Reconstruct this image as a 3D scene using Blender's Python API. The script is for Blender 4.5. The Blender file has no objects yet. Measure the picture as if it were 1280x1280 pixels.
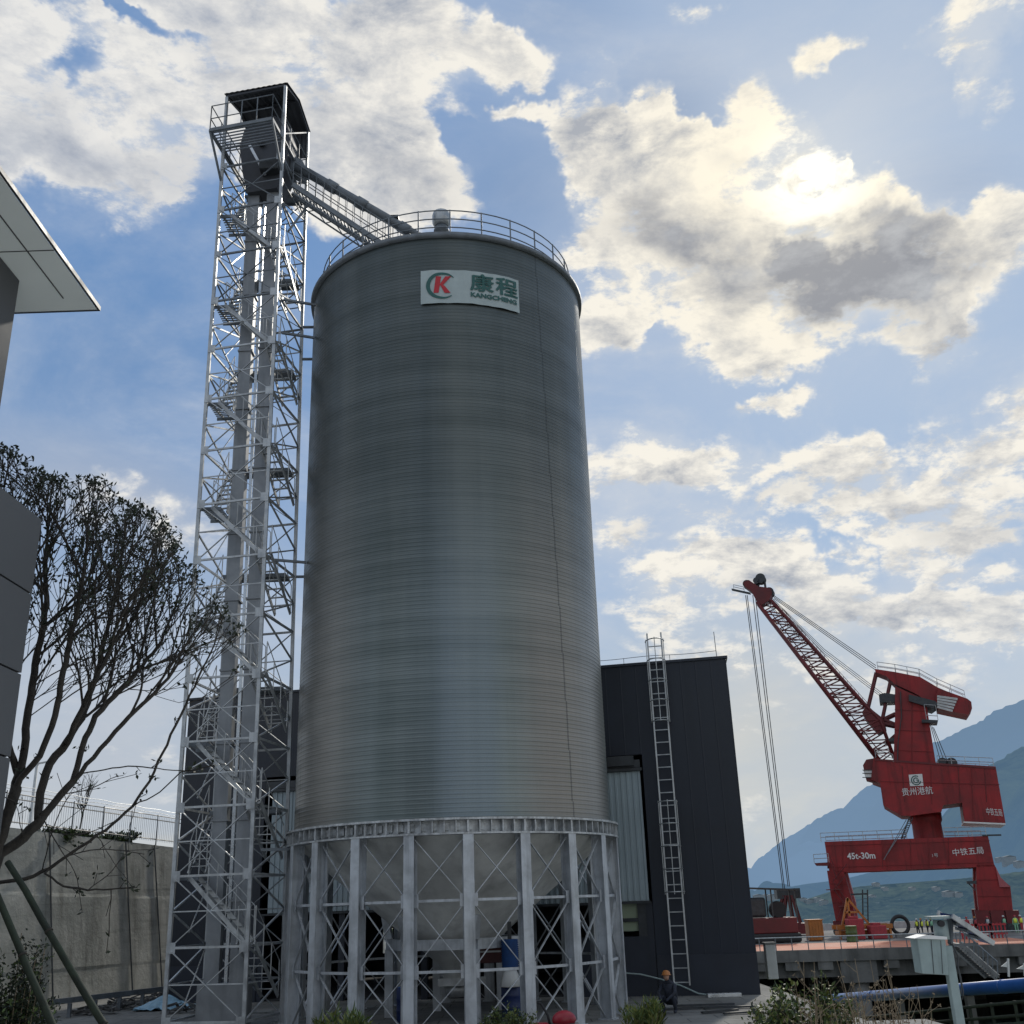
import bpy, bmesh, math, random
import numpy as np
from mathutils import Vector, Matrix, Euler

random.seed(7)
scene = bpy.context.scene
COL = scene.collection

# ------------------------------------------------------------------ camera
F_PX = 1317.0                      # focal length for a 1280 px wide frame
TH = math.radians(20.4)
ROLL = math.atan(120 / 3540)
EYE = 3.2
CAM = Vector((0, 0, EYE))
_f = Vector((0, math.cos(TH), math.sin(TH)))
_u = Vector((0, -math.sin(TH), math.cos(TH)))
_r = Vector((1, 0, 0))
_c, _s = math.cos(ROLL), math.sin(ROLL)
CR = _r * _c - _u * _s
CU = _r * _s + _u * _c
CF = _f

def ray(x, y):
    return CR * ((x - 640) / F_PX) - CU * ((y - 640) / F_PX) + CF

def at(x, y, Y):                   # survey helper: sight line met with the plane Y = const
    d = ray(x, y)
    return CAM + d * (Y / d.y)

def atz(x, y, z):
    d = ray(x, y)
    return CAM + d * ((z - EYE) / d.z)

cam_data = bpy.data.cameras.new("camera")
cam = bpy.data.objects.new("camera", cam_data)
COL.objects.link(cam)
cam_data.sensor_width = 36
cam_data.sensor_fit = 'HORIZONTAL'
cam_data.lens = 36 * F_PX / 1280
cam_data.clip_start = 0.1
cam_data.clip_end = 20000
rot = Matrix((CR, CU, -CF)).transposed()
cam.matrix_world = Matrix.Translation(CAM) @ rot.to_4x4()
scene.camera = cam

scene.view_settings.view_transform = 'Standard'
scene.view_settings.look = 'None'
scene.view_settings.exposure = 0
scene.view_settings.gamma = 1
scene.render.film_transparent = False
scene.cycles.max_bounces = 6
scene.cycles.use_denoising = True

# ------------------------------------------------------------------ node helpers
class NT:
    def __init__(s, tree):
        s.t = tree
    def n(s, typ, **kw):
        nd = s.t.nodes.new(typ)
        for k, v in kw.items():
            if k == 'inp':
                for kk, vv in v.items():
                    if hasattr(vv, 'is_output'):
                        s.t.links.new(vv, nd.inputs[kk])
                    else:
                        nd.inputs[kk].default_value = vv
            else:
                setattr(nd, k, v)
        return nd
    def math(s, op, a, b=0.0, c=None, clamp=False):
        nd = s.t.nodes.new('ShaderNodeMath'); nd.operation = op; nd.use_clamp = clamp
        for i, v in enumerate([a, b, c]):
            if v is None: continue
            if hasattr(v, 'is_output'): s.t.links.new(v, nd.inputs[i])
            else: nd.inputs[i].default_value = v
        return nd.outputs[0]
    def vmath(s, op, a, b=None, scale=None):
        nd = s.t.nodes.new('ShaderNodeVectorMath'); nd.operation = op
        for i, v in enumerate([a, b]):
            if v is None: continue
            if hasattr(v, 'is_output'): s.t.links.new(v, nd.inputs[i])
            else: nd.inputs[i].default_value = v
        if scale is not None:
            if hasattr(scale, 'is_output'): s.t.links.new(scale, nd.inputs['Scale'])
            else: nd.inputs['Scale'].default_value = scale
        return nd.outputs['Value'] if op in ('DOT_PRODUCT', 'LENGTH') else nd.outputs['Vector']
    def mix(s, f, a, b, blend='MIX'):
        nd = s.t.nodes.new('ShaderNodeMix'); nd.data_type = 'RGBA'; nd.blend_type = blend
        for k, v in ((0, f), (6, a), (7, b)):
            if hasattr(v, 'is_output'): s.t.links.new(v, nd.inputs[k])
            else: nd.inputs[k].default_value = v
        return nd.outputs[2]
    def mapr(s, v, a, b, c=0.0, d=1.0, smooth=True):
        nd = s.t.nodes.new('ShaderNodeMapRange')
        nd.interpolation_type = 'SMOOTHSTEP' if smooth else 'LINEAR'
        s.t.links.new(v, nd.inputs[0])
        for i, x in enumerate((a, b, c, d)): nd.inputs[i + 1].default_value = x
        return nd.outputs[0]
    def noise(s, vec, scale, detail=4, rough=0.5, dist=0.0, lac=2.0):
        nd = s.t.nodes.new('ShaderNodeTexNoise')
        s.t.links.new(vec, nd.inputs['Vector'])
        nd.inputs['Scale'].default_value = scale
        nd.inputs['Detail'].default_value = detail
        nd.inputs['Roughness'].default_value = rough
        nd.inputs['Distortion'].default_value = dist
        nd.inputs['Lacunarity'].default_value = lac
        return nd

def lin(r, g, b):                  # 8-bit sRGB to linear
    f = lambda c: ((c / 255 + .055) / 1.055) ** 2.4 if c / 255 > .04045 else c / 255 / 12.92
    return (f(r), f(g), f(b), 1)
# ------------------------------------------------------------------ sky
SUN_DIR = ray(1012, 225).normalized()
SUN_EL = math.asin(SUN_DIR.z)
SUN_AZ = math.atan2(SUN_DIR.x, SUN_DIR.y)      # clockwise from +Y

def build_world():
    w = bpy.data.worlds.new("World")
    scene.world = w
    w.use_nodes = True
    t = w.node_tree
    t.nodes.clear()
    N = NT(t)
    out = N.n('ShaderNodeOutputWorld')
    bg = N.n('ShaderNodeBackground')
    t.links.new(bg.outputs[0], out.inputs[0])
    sky = N.n('ShaderNodeTexSky')
    sky.sky_type = 'NISHITA'
    sky.sun_disc = False
    sky.sun_elevation = SUN_EL
    sky.sun_rotation = SUN_AZ
    sky.altitude = 200
    sky.air_density = 1.0
    sky.dust_density = 0.6
    sky.ozone_density = 2.0
    D = N.n('ShaderNodeTexCoord').outputs['Generated']
    sep = N.n('ShaderNodeSeparateXYZ', inp={0: D})
    z = sep.outputs[2]
    # cloud-deck coordinates: clouds flatten and crowd towards the horizon
    zz = N.math('MAXIMUM', N.math('ADD', z, 0.42), 0.10)
    inv = N.math('DIVIDE', 1.0, zz)
    Q = N.vmath('MULTIPLY', D, N.n('ShaderNodeCombineXYZ', inp={0: inv, 1: inv, 2: 1.6}).outputs[0])
    # ragged outlines: warp the direction by noise at two scales
    w1 = N.noise(D, 7.0, 2, 0.5)
    w2 = N.noise(D, 20.0, 4, 0.6)
    o1 = N.vmath('SCALE', N.vmath('SUBTRACT', w1.outputs['Color'], (0.5, 0.5, 0.5)), scale=0.12)
    o2 = N.vmath('SCALE', N.vmath('SUBTRACT', w2.outputs['Color'], (0.5, 0.5, 0.5)), scale=0.085)
    W = N.vmath('ADD', D, N.vmath('ADD', o1, o2))
    puff = N.noise(Q, 10.5, 11, 0.64, 0.15)
    pf = puff.outputs['Fac']

    def blob(src, x, y, rx, ry, deg=0.0):
        c = ray(x, y).normalized()
        a = math.radians(deg)
        ex = (CR * math.cos(a) - CU * math.sin(a))
        ey = (CR * math.sin(a) + CU * math.cos(a))
        n = c
        t1 = (ex - n * ex.dot(n)).normalized()
        t2 = n.cross(t1).normalized()
        k = c.dot(CF)
        m = Matrix((t1, t2, n)).transposed()
        nd = t.nodes.new('ShaderNodeMapping'); nd.vector_type = 'TEXTURE'
        t.links.new(src, nd.inputs[0])
        nd.inputs[1].default_value = c
        nd.inputs[2].default_value = m.to_euler()
        nd.inputs[3].default_value = (rx / F_PX * k, ry / F_PX * k, 0.8)
        g = t.nodes.new('ShaderNodeTexGradient'); g.gradient_type = 'SPHERICAL'
        t.links.new(nd.outputs[0], g.inputs[0])
        return g.outputs['Fac']

    def total(src, lst):
        acc = None
        for b in lst:
            v = blob(src, *b[:5])
            v = N.math('MULTIPLY', v, b[5])
            acc = v if acc is None else N.math('ADD', acc, v)
        return acc

    # x, y, radius x, radius y, tilt (deg, clockwise), weight
    CL = [
        (950, 300, 270, 170, 5, 1.3), (905, 205, 150, 105, -15, .95), (1080, 330, 200, 120, -10, 1.0), (1010, 235, 130, 90, 20, .7),
        (800, 285, 120, 160, -20, .9), (745, 175, 85, 110, 20, .85), (1180, 280, 120, 45, 0, .75), (1260, 300, 80, 60, 0, .8), (980, 405, 240, 60, 3, .75), (735, 340, 70, 120, 0, .55),
        (20, 80, 210, 140, 20, 1.4), (70, 175, 240, 80, 22, 1.1), (215, 140, 200, 90, 25, 1.1), (400, 165, 170, 95, 20, 1.0), (500, 215, 120, 60, 38, 1.1), (430, 245, 150, 70, 25, .9),
        (340, 60, 210, 100, 10, 1.1), (520, 45, 180, 75, 5, 1.05), (640, 45, 80, 45, 5, .75), (665, 130, 40, 30, 0, .75), (250, 10, 140, 50, 0, .7), (560, 120, 90, 50, 0, .45),
        (1215, 20, 80, 60, 10, .9), (1222, 105, 50, 75, 12, .85),
        (845, 575, 130, 60, 4, 1.0), (1030, 590, 160, 45, 8, .8), (1200, 590, 130, 90, -25, 1.0), (1270, 520, 80, 70, 0, .8), (965, 497, 75, 24, -8, .75), (1120, 640, 190, 45, 3, .7),
        (755, 425, 75, 35, -15, .85), (890, 700, 130, 50, -5, .6), (1040, 720, 260, 45, 10, .8), (1230, 750, 190, 60, 10, .7), (765, 640, 70, 60, 0, .65), (1190, 690, 150, 25, 10, .5),
        (1045, 50, 42, 26, -35, .62), (870, 45, 42, 28, 20, .5), (1069, 172, 26, 13, -35, .75), (940, 640, 150, 30, 0, .5),
        (190, 640, 150, 45, 20, .4), (840, 770, 130, 40, 0, .5), (1000, 740, 330, 50, 6, .7), (1180, 790, 220, 40, 5, .6), (900, 830, 160, 35, 0, .45), (1120, 850, 160, 30, 5, .45),
    ]
    HOLE = [(112, 74, 60, 36, 20, 1.3), (195, 38, 80, 24, 30, 1.1), (345, 190, 60, 22, 30, .5), (640, 215, 80, 90, 0, .6), (375, 105, 60, 20, 20, .45),
            (845, 140, 60, 55, -20, .9), (600, 105, 70, 30, 0, .35), (1150, 150, 110, 90, 0, .6), (820, 235, 30, 30, 0, .3), (1180, 225, 50, 30, 0, .5), (1100, 420, 80, 30, -20, .4)]
    dens = N.math('SUBTRACT', total(W, CL), total(W, HOLE))
    back = N.noise(Q, 1.6, 3, 0.55).outputs['Fac']
    outside = N.mapr(N.vmath('DOT_PRODUCT', D, tuple(CF)), 0.62, 0.84, 1, 0)
    veil_lo = N.math('MULTIPLY', N.mapr(N.noise(Q, 4.5, 5, .6, .3).outputs['Fac'], .46, .64), N.mapr(z, .10, .30, .30, 0))
    bk = N.math('MULTIPLY', N.mapr(back, 0.42, 0.66), N.math('MULTIPLY', outside, 0.9))
    dens = N.math('ADD', N.math('ADD', dens, veil_lo), bk)
    dens = N.math('MINIMUM', dens, 0.90)
    fine = N.noise(Q, 27.0, 7, 0.64, 0.1).outputs['Fac']
    nn = N.math('ADD', N.math('MULTIPLY', N.math('SUBTRACT', pf, 0.5), 4.4), N.math('MULTIPLY', N.math('SUBTRACT', fine, 0.5), 1.7))
    nn = N.math('MULTIPLY', nn, N.mapr(dens, 0.0, 0.42, 0.12, 1.0))
    d = N.math('ADD', dens, nn)
    alpha = N.mapr(d, 0.05, 0.70)
    thick = N.mapr(d, 0.35, 1.6)
    ln = N.vmath('NORMALIZE', N.vmath('SUBTRACT', tuple(SUN_DIR), D))
    D3 = N.vmath('ADD', D, N.vmath('SCALE', ln, scale=0.020))
    Q3 = N.vmath('MULTIPLY', D3, N.n('ShaderNodeCombineXYZ', inp={0: inv, 1: inv, 2: 1.6}).outputs[0])
    pf2 = N.noise(Q3, 10.5, 11, 0.64, 0.15).outputs['Fac']
    relief = N.math('ADD', N.math('MULTIPLY', N.math('SUBTRACT', pf, pf2), 4.2), N.math('MULTIPLY', N.math('SUBTRACT', fine, .5), .9))
    csc = N.math('MAXIMUM', N.vmath('DOT_PRODUCT', D, tuple(SUN_DIR)), 0.0)
    glow_m = N.math('POWER', csc, 110.0)
    glow_s = N.math('POWER', csc, 1500.0)
    CORE = [(1080, 335, 135, 115, 10, 2.1), (1010, 295, 80, 40, 20, 1.1), (860, 310, 190, 62, 4, 1.3), (925, 205, 60, 26, 0, .5), (1040, 395, 60, 30, 0, .6),
            (960, 365, 160, 30, 0, .35), (1110, 250, 60, 18, 0, .4), (110, 190, 260, 60, 22, .7), (480, 215, 160, 40, 32, .5), (300, 90, 120, 40, 20, .4), (60, 90, 100, 40, 20, .35),
            (870, 630, 200, 30, 0, .4), (1230, 640, 160, 40, 0, .45), (1050, 610, 120, 20, 0, .35), (1060, 755, 260, 30, 0, .3), (1060, 235, 50, 16, 10, .4)]
    core = N.math('MULTIPLY', total(W, CORE), N.mapr(N.math('ADD', pf, N.math('MULTIPLY', fine, .5)), 0.55, 0.95, 0.60, 1.2))
    alpha = N.math('MAXIMUM', alpha, N.mapr(core, .45, .95))
    k = 10.0
    def sc(c, f=1.0):
        return (c[0] * k * f, c[1] * k * f, c[2] * k * f, 1)
    white = sc(lin(249, 244, 233))
    shade = sc(lin(156, 164, 178))
    # back-lit cloud: thin rims glow, deep parts go grey
    lit = N.math('ADD', 0.95, N.math('ADD', relief, N.math('MULTIPLY', thick, -0.60)), clamp=True)
    cc = N.mix(lit, shade, white)
    dark = N.mix(N.math('ADD', N.math('MULTIPLY', relief, .55), N.mapr(pf, .3, .7, .0, .5), clamp=True), sc(lin(112, 122, 142)), sc(lin(172, 178, 188)))
    cc = N.mix(N.math('MULTIPLY', core, 0.92, clamp=True), cc, dark)
    cool = N.mapr(N.vmath('DOT_PRODUCT', D, tuple(CR)), -0.45, 0.1, 1, 0)
    cc = N.mix(N.math('MULTIPLY', cool, 0.35), cc, sc(lin(200, 208, 222)))
    sunny = N.math('MULTIPLY', glow_m, N.math('SUBTRACT', 1.0, N.math('MULTIPLY', core, 0.9, clamp=True)))
    cc = N.mix(N.math('MULTIPLY', N.math('MULTIPLY', sunny, N.math('ADD', lit, .15)), 0.62, clamp=True), cc, sc((1.0, .90, .68, 1), 1.15))
    gs = N.math('MULTIPLY', glow_s, N.math('SUBTRACT', 1.0, N.math('MULTIPLY', core, 0.8, clamp=True)))
    gs = N.math('MULTIPLY', gs, N.mapr(lit, .2, .85, .12, 1.0))
    cc = N.mix(gs, cc, sc((1, .97, .86, 1), 1.7))
    blue = N.mix(1.0, sky.outputs[0], (0.82, 0.86, 0.98, 1), 'MULTIPLY')
    bl = N.mix(N.mapr(z, 0.02, 0.62), sc(lin(172, 190, 208)), sc(lin(104, 146, 196)))
    blue = N.mix(0.80, blue, bl)
    right = N.mapr(N.vmath('DOT_PRODUCT', D, tuple(CR)), -0.28, 0.35)
    blue = N.mix(N.math('MULTIPLY', right, 0.62), blue, sc(lin(166, 192, 222)))
    deep = total(D, [(640, 240, 190, 150, 0, .8), (830, 150, 110, 100, 0, .9), (150, 450, 340, 180, 0, .6), (1200, 230, 120, 60, 0, .4), (690, 20, 120, 60, 0, .5)])
    blue = N.mix(N.math('MULTIPLY', deep, 0.70, clamp=True), blue, sc(lin(92, 132, 180)))
    vn = N.noise(Q, 2.6, 7, 0.62, 0.7).outputs['Fac']
    veil = N.math('MULTIPLY', N.mapr(vn, 0.38, 0.70), N.mapr(z, .35, .62, .62, .34))
    veilf = N.math('MULTIPLY', N.mapr(fine, .4, .7, .75, 1.1), veil)
    blue = N.mix(veilf, blue, sc(lin(200, 208, 220)))
    halo = N.math('MULTIPLY', N.mapr(dens, 0.0, 0.8), N.math('ADD', .30, N.math('MULTIPLY', vn, .6)))
    blue = N.mix(N.math('MULTIPLY', halo, .95, clamp=True), blue, sc(lin(206, 213, 222)))
    hz = N.mapr(z, -0.02, 0.30, 0.84, 0.0)
    res = blue
    streak = N.noise(N.vmath('MULTIPLY', D, (1.0, 1.0, 3.2)), 3.2, 6, .58, .6).outputs['Fac']
    hcol = N.mix(N.mapr(streak, .40, .62), sc(lin(184, 195, 206)), sc(lin(216, 214, 204)))
    res = N.mix(hz, res, hcol)
    left_h = total(D, [(150, 620, 260, 80, 18, .55), (110, 950, 420, 330, 0, .5)])
    res = N.mix(N.math('MULTIPLY', left_h, 1.0, clamp=True), res, sc(lin(190, 193, 200)))
    warm = total(D, [(940, 900, 260, 220, 0, .55)])
    res = N.mix(N.math('MULTIPLY', warm, 1.0, clamp=True), res, sc(lin(212, 208, 196)))
    res = N.mix(N.math('MULTIPLY', alpha, N.mapr(z, .0, .32, .25, .96)), res, cc)
    gw = N.math('MULTIPLY', N.math('POWER', csc, 32.0), .22)
    res = N.mix(gw, res, sc(lin(255, 244, 220)))
    gw2 = N.math('MULTIPLY', N.math('POWER', csc, 420.0), .16)
    res = N.mix(N.math('MULTIPLY', gw2, N.math('SUBTRACT', 1.0, N.math('MULTIPLY', core, .6, clamp=True))), res, sc(lin(255, 250, 232), 1.15))
    t.links.new(res, bg.inputs[0])
    bg.inputs[1].default_value = 0.1
    w.cycles.sampling_method = 'MANUAL'
    w.cycles.sample_map_resolution = 512

build_world()
sd = bpy.data.lights.new("sun", 'SUN')
sd.energy = 2.2
sd.angle = math.radians(2.0)
sd.color = (1.0, 0.94, 0.84)
sun = bpy.data.objects.new("sun", sd)
COL.objects.link(sun)
sun.rotation_euler = SUN_DIR.to_track_quat('Z', 'Y').to_euler()
# ------------------------------------------------------------------ materials
def mat(name, col, rough=0.6, metal=0.0, var=0.25, scale=3.0, bump=0.0, bscale=20.0, col2=None, spec=0.5, streak=0.0, emit=None):
    m = bpy.data.materials.new(name)
    m.use_nodes = True
    t = m.node_tree
    N = NT(t)
    b = t.nodes['Principled BSDF']
    c = tuple(col[:3]) + (1,)
    P = N.n('ShaderNodeTexCoord').outputs['Object']
    nz = N.noise(P, scale, 6, 0.62, 0.3)
    f = N.mapr(nz.outputs['Fac'], 0.3, 0.7)
    if col2 is None:
        lo = tuple(x * (1 - var) for x in c[:3]) + (1,)
        hi = tuple(min(1, x * (1 + var)) for x in c[:3]) + (1,)
    else:
        lo, hi = c, tuple(col2[:3]) + (1,)
    cc = N.mix(f, lo, hi)
    if streak:
        mp = N.n('ShaderNodeMapping', inp={0: P}); mp.inputs[3].default_value = (1, 1, 0.07)
        s2 = N.noise(mp.outputs[0], scale * 3, 5, 0.65)
        g = N.mapr(s2.outputs['Fac'], 0.45, 0.75, 1.0, 1.0 - streak)
        gg = N.n('ShaderNodeCombineColor', inp={0: g, 1: g, 2: g})
        cc = N.mix(1.0, cc, gg.outputs[0], 'MULTIPLY')
    t.links.new(cc, b.inputs['Base Color'])
    b.inputs['Metallic'].default_value = metal
    r = N.mapr(nz.outputs['Fac'], 0.3, 0.7, max(0.02, rough - 0.08), min(1, rough + 0.1))
    t.links.new(r, b.inputs['Roughness'])
    b.inputs['Specular IOR Level'].default_value = spec
    if bump:
        bn = N.noise(P, bscale, 4, 0.6)
        bm_ = N.n('ShaderNodeBump', inp={'Height': bn.outputs['Fac'], 'Strength': bump, 'Distance': 0.02})
        t.links.new(bm_.outputs[0], b.inputs['Normal'])
    if emit:
        b.inputs['Emission Color'].default_value = tuple(emit[:3]) + (1,)
        b.inputs['Emission Strength'].default_value = emit[3]
    return m

M = {}
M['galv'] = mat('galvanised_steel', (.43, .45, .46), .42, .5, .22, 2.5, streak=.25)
M['galv_dark'] = mat('dark_galvanised', (.16, .18, .20), .55, .3, .25, 2.0)
M['galv_bright'] = mat('bright_zinc', (.62, .64, .65), .30, .75, .12, 4.0)
M['column'] = mat('zinc_column', (.47, .50, .53), .45, .3, .22, 1.6, streak=.4)
M['ringm'] = mat('ring_zinc', (.46, .48, .49), .45, .45, .35, 5.0, streak=.3)
M['hopper'] = mat('hopper_steel', (.60, .61, .59), .55, .35, .2, .6, streak=.25)
M['casing'] = mat('casing_steel', (.27, .285, .30), .45, .4, .2, .8, streak=.2)
M['roofdark'] = mat('roof_sheet', (.06, .065, .075), .6, .2, .2, 1.5)
M['darkmetal'] = mat('dark_metal', (.05, .055, .06), .5, .3, .3, 2)
M['black'] = mat('black_rubber', (.02, .02, .022), .7, 0, .3, 3)
M['cladding'] = mat('navy_cladding', (.016, .021, .033), .42, .0, .25, .25, spec=.45, streak=.3)
M['plinth'] = mat('navy_plinth', (.022, .028, .042), .5, .0, .2, .5)
M['lightclad'] = mat('pale_cladding', (.34, .41, .44), .5, .1, .12, .4, streak=.15)
M['inside'] = mat('interior_dark', (.06, .062, .065), .9, 0, .3, .8)
M['concrete'] = mat('concrete', (.25, .25, .245), .9, 0, .28, .5, bump=.3, bscale=6, streak=.35)
M['panelgrey'] = mat('grey_stone_panel', (.085, .088, .092), .55, 0, .08, .6)
M['walldark'] = mat('dark_grey_wall', (.075, .078, .082), .7, 0, .1, .5)
M['soffit'] = mat('pale_soffit', (.80, .86, .84), .6, 0, .04, .3)
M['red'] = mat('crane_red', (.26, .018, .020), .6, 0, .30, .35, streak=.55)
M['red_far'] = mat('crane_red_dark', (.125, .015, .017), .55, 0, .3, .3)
M['pink'] = mat('faded_red', (.38, .10, .11), .6, 0, .2, .3)
M['white'] = mat('white_paint', (.72, .73, .72), .5, 0, .08, 1)
M['offwhite'] = mat('weathered_white', (.50, .52, .52), .6, 0, .15, 1)
M['bluepipe'] = mat('blue_pipe', (.018, .10, .34), .35, 0, .2, .4)
M['bluedark'] = mat('dark_blue', (.012, .03, .12), .45, 0, .3, 2)
M['teal'] = mat('pale_teal_paint', (.26, .33, .33), .5, .05, .15, 2, streak=.3)
M['orange'] = mat('orange_deck_paint', (.50, .19, .11), .8, 0, .2, .3)
M['orangem'] = mat('orange_paint', (.42, .15, .03), .5, 0, .15, 1)
M['yellow'] = mat('hi_vis_yellow', (.72, .78, .08), .7, 0, .1, 3)
M['skin'] = mat('skin', (.42, .24, .17), .6, 0, .1, 6)
M['navycloth'] = mat('dark_workwear', (.025, .03, .045), .9, 0, .3, 8)
M['greencloth'] = mat('green_workwear', (.25, .50, .32), .9, 0, .2, 8)
M['redcloth'] = mat('red_workwear', (.36, .05, .06), .9, 0, .2, 8)
M['bark'] = mat('bark', (.045, .040, .034), .9, 0, .4, 8, bump=.6, bscale=25)
M['leaf_dark'] = mat('leaf_dark', (.018, .028, .012), .6, 0, .4, 2.5)
M['leaf'] = mat('leaf_green', (.07, .11, .028), .55, 0, .4, 2.5)
M['leaf_yellow'] = mat('leaf_yellow_green', (.16, .18, .04), .6, 0, .35, 2.5)
M['twig'] = mat('dry_twig', (.22, .17, .11), .8, 0, .3, 4)
M['pole_green'] = mat('mossy_pole', (.026, .036, .024), .85, 0, .5, 3, bump=.3)
M['sign'] = mat('banner_fabric', (.40, .47, .47), .6, 0, .12, .9)
M['signgreen'] = mat('banner_green', (.02, .10, .09), .5, 0, .1, 2)
M['signred'] = mat('banner_red', (.45, .02, .03), .5, 0, .1, 2)
M['wood'] = mat('weathered_timber', (.16, .13, .10), .85, 0, .3, 3)
M['debris'] = mat('grey_debris', (.09, .09, .09), .9, 0, .5, 3)
M['plasticblue'] = mat('light_blue_sheet', (.22, .38, .50), .4, 0, .2, 3)
M['redmachine'] = mat('red_machine', (.30, .012, .025), .35, 0, .15, 3)

# ------------------------------------------------------------------ mesh builder
def frame(d, up=Vector((0, 0, 1))):
    d = d.normalized()
    if abs(d.dot(up)) > 0.98: up = Vector((0, 1, 0))
    s = d.cross(up).normalized()
    return d, s, s.cross(d).normalized()

class MB:
    def __init__(s):
        s.v = []; s.f = []; s.sm = []
    def add(s, vs, fs, smooth=False):
        o = len(s.v)
        s.v += [tuple(v) for v in vs]
        s.f += [tuple(i + o for i in f) for f in fs]
        s.sm += [smooth] * len(fs)
        return s
    def box(s, c, sz, rot=None):
        hx, hy, hz = sz[0] / 2, sz[1] / 2, sz[2] / 2
        c = Vector(c)
        vs = [Vector((x * hx, y * hy, z * hz)) for x in (-1, 1) for y in (-1, 1) for z in (-1, 1)]
        if rot is not None: vs = [rot @ v for v in vs]
        vs = [v + c for v in vs]
        return s.add(vs, [(0, 1, 3, 2), (4, 6, 7, 5), (0, 4, 5, 1), (2, 3, 7, 6), (0, 2, 6, 4), (1, 5, 7, 3)])
    def bar(s, a, b, w, h=None, up=Vector((0, 0, 1))):
        a, b = Vector(a), Vector(b)
        h = w if h is None else h
        d, x, y = frame(b - a, up)
        vs = []
        for p in (a, b):
            for i, j in ((-1, -1), (1, -1), (1, 1), (-1, 1)):
                vs.append(p + x * (i * w / 2) + y * (j * h / 2))
        return s.add(vs, [(3, 2, 1, 0), (4, 5, 6, 7), (0, 1, 5, 4), (1, 2, 6, 5), (2, 3, 7, 6), (3, 0, 4, 7)])
    def tube(s, pts, r, n=8, closed=False, cap=True):
        pts = [Vector(p) for p in pts]
        rs = r if isinstance(r, (list, tuple)) else [r] * len(pts)
        o = len(s.v); m = len(pts)
        prev = None
        for i, p in enumerate(pts):
            if closed: d = pts[(i + 1) % m] - pts[i - 1]
            else: d = pts[min(i + 1, m - 1)] - pts[max(i - 1, 0)]
            if d.length < 1e-9: d = Vector((0, 0, 1))
            d, x, y = frame(d)
            if prev is not None:
                x = (prev - d * prev.dot(d))
                x = x.normalized() if x.length > 1e-6 else frame(d)[1]
                y = x.cross(d)
            prev = x
            for k in range(n):
                a = 2 * math.pi * k / n
                s.v.append(tuple(p + x * (rs[i] * math.cos(a)) + y * (rs[i] * math.sin(a))))
        for i in range(m if closed else m - 1):
            j = (i + 1) % m
            for k in range(n):
                k2 = (k + 1) % n
                s.f.append((o + i * n + k, o + j * n + k, o + j * n + k2, o + i * n + k2)); s.sm.append(n > 5)
        if cap and not closed:
            s.f.append(tuple(o + k for k in range(n))); s.sm.append(False)
            s.f.append(tuple(o + (m - 1) * n + k for k in reversed(range(n)))); s.sm.append(False)
        return s
    def lathe(s, c, prof, n=24, axis=Vector((0, 0, 1)), cap=True, smooth=True):
        c = Vector(c)
        d, x, y = frame(axis)
        o = len(s.v)
        for r, z in prof:
            for k in range(n):
                a = 2 * math.pi * k / n
                s.v.append(tuple(c + d * z + x * (r * math.cos(a)) + y * (r * math.sin(a))))
        for i in range(len(prof) - 1):
            for k in range(n):
                k2 = (k + 1) % n
                s.f.append((o + i * n + k, o + (i + 1) * n + k, o + (i + 1) * n + k2, o + i * n + k2)); s.sm.append(smooth)
        if cap:
            s.f.append(tuple(o + k for k in range(n))); s.sm.append(False)
            e = o + (len(prof) - 1) * n
            s.f.append(tuple(e + k for k in reversed(range(n)))); s.sm.append(False)
        return s
    def prism(s, pts, ext):
        pts = [Vector(p) for p in pts]; ext = Vector(ext); n = len(pts)
        vs = pts + [p + ext for p in pts]
        fs = [tuple(range(n)), tuple(n + i for i in reversed(range(n)))]
        fs += [(i, i + n, (i + 1) % n + n, (i + 1) % n) for i in range(n)]
        return s.add(vs, fs)
    def ball(s, c, r, sx=1, sy=1, sz=1, nu=12, nv=8):
        c = Vector(c); o = len(s.v)
        for i in range(nv + 1):
            t = math.pi * i / nv
            for k in range(nu):
                a = 2 * math.pi * k / nu
                s.v.append((c.x + r * sx * math.sin(t) * math.cos(a), c.y + r * sy * math.sin(t) * math.sin(a), c.z + r * sz * math.cos(t)))
        for i in range(nv):
            for k in range(nu):
                k2 = (k + 1) % nu
                s.f.append((o + i * nu + k, o + (i + 1) * nu + k, o + (i + 1) * nu + k2, o + i * nu + k2)); s.sm.append(True)
        return s
    def build(s, name, m, parent=None, origin=None, bevel=0.0):
        me = bpy.data.meshes.new(name)
        if parent is not None:
            off = parent_loc(parent)
        elif origin is not None:
            off = Vector(origin)
        else:
            a = np.array(s.v); off = Vector(((a[:, 0].min() + a[:, 0].max()) / 2, (a[:, 1].min() + a[:, 1].max()) / 2, a[:, 2].min()))
        ox, oy, oz = off
        me.from_pydata([(x - ox, y - oy, z - oz) for x, y, z in s.v], [], s.f)
        me.polygons.foreach_set('use_smooth', s.sm)
        if isinstance(m, (list, tuple)):
            for q in m: me.materials.append(q)
        else:
            me.materials.append(m)
        me.update()
        ob = bpy.data.objects.new(name, me)
        COL.objects.link(ob)
        if parent is not None:
            ob.parent = parent
        else:
            ob.location = off
        if bevel:
            md = ob.modifiers.new('bevel', 'BEVEL'); md.width = bevel; md.segments = 2; md.limit_method = 'ANGLE'
        return ob

def parent_loc(p):
    l = Vector((0, 0, 0))
    while p is not None:
        l = l + p.location
        p = p.parent
    return l

def fix_normals(ob):
    bm = bmesh.new(); bm.from_mesh(ob.data)
    bmesh.ops.recalc_face_normals(bm, faces=bm.faces)
    bm.to_mesh(ob.data); bm.free()
    return ob

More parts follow.
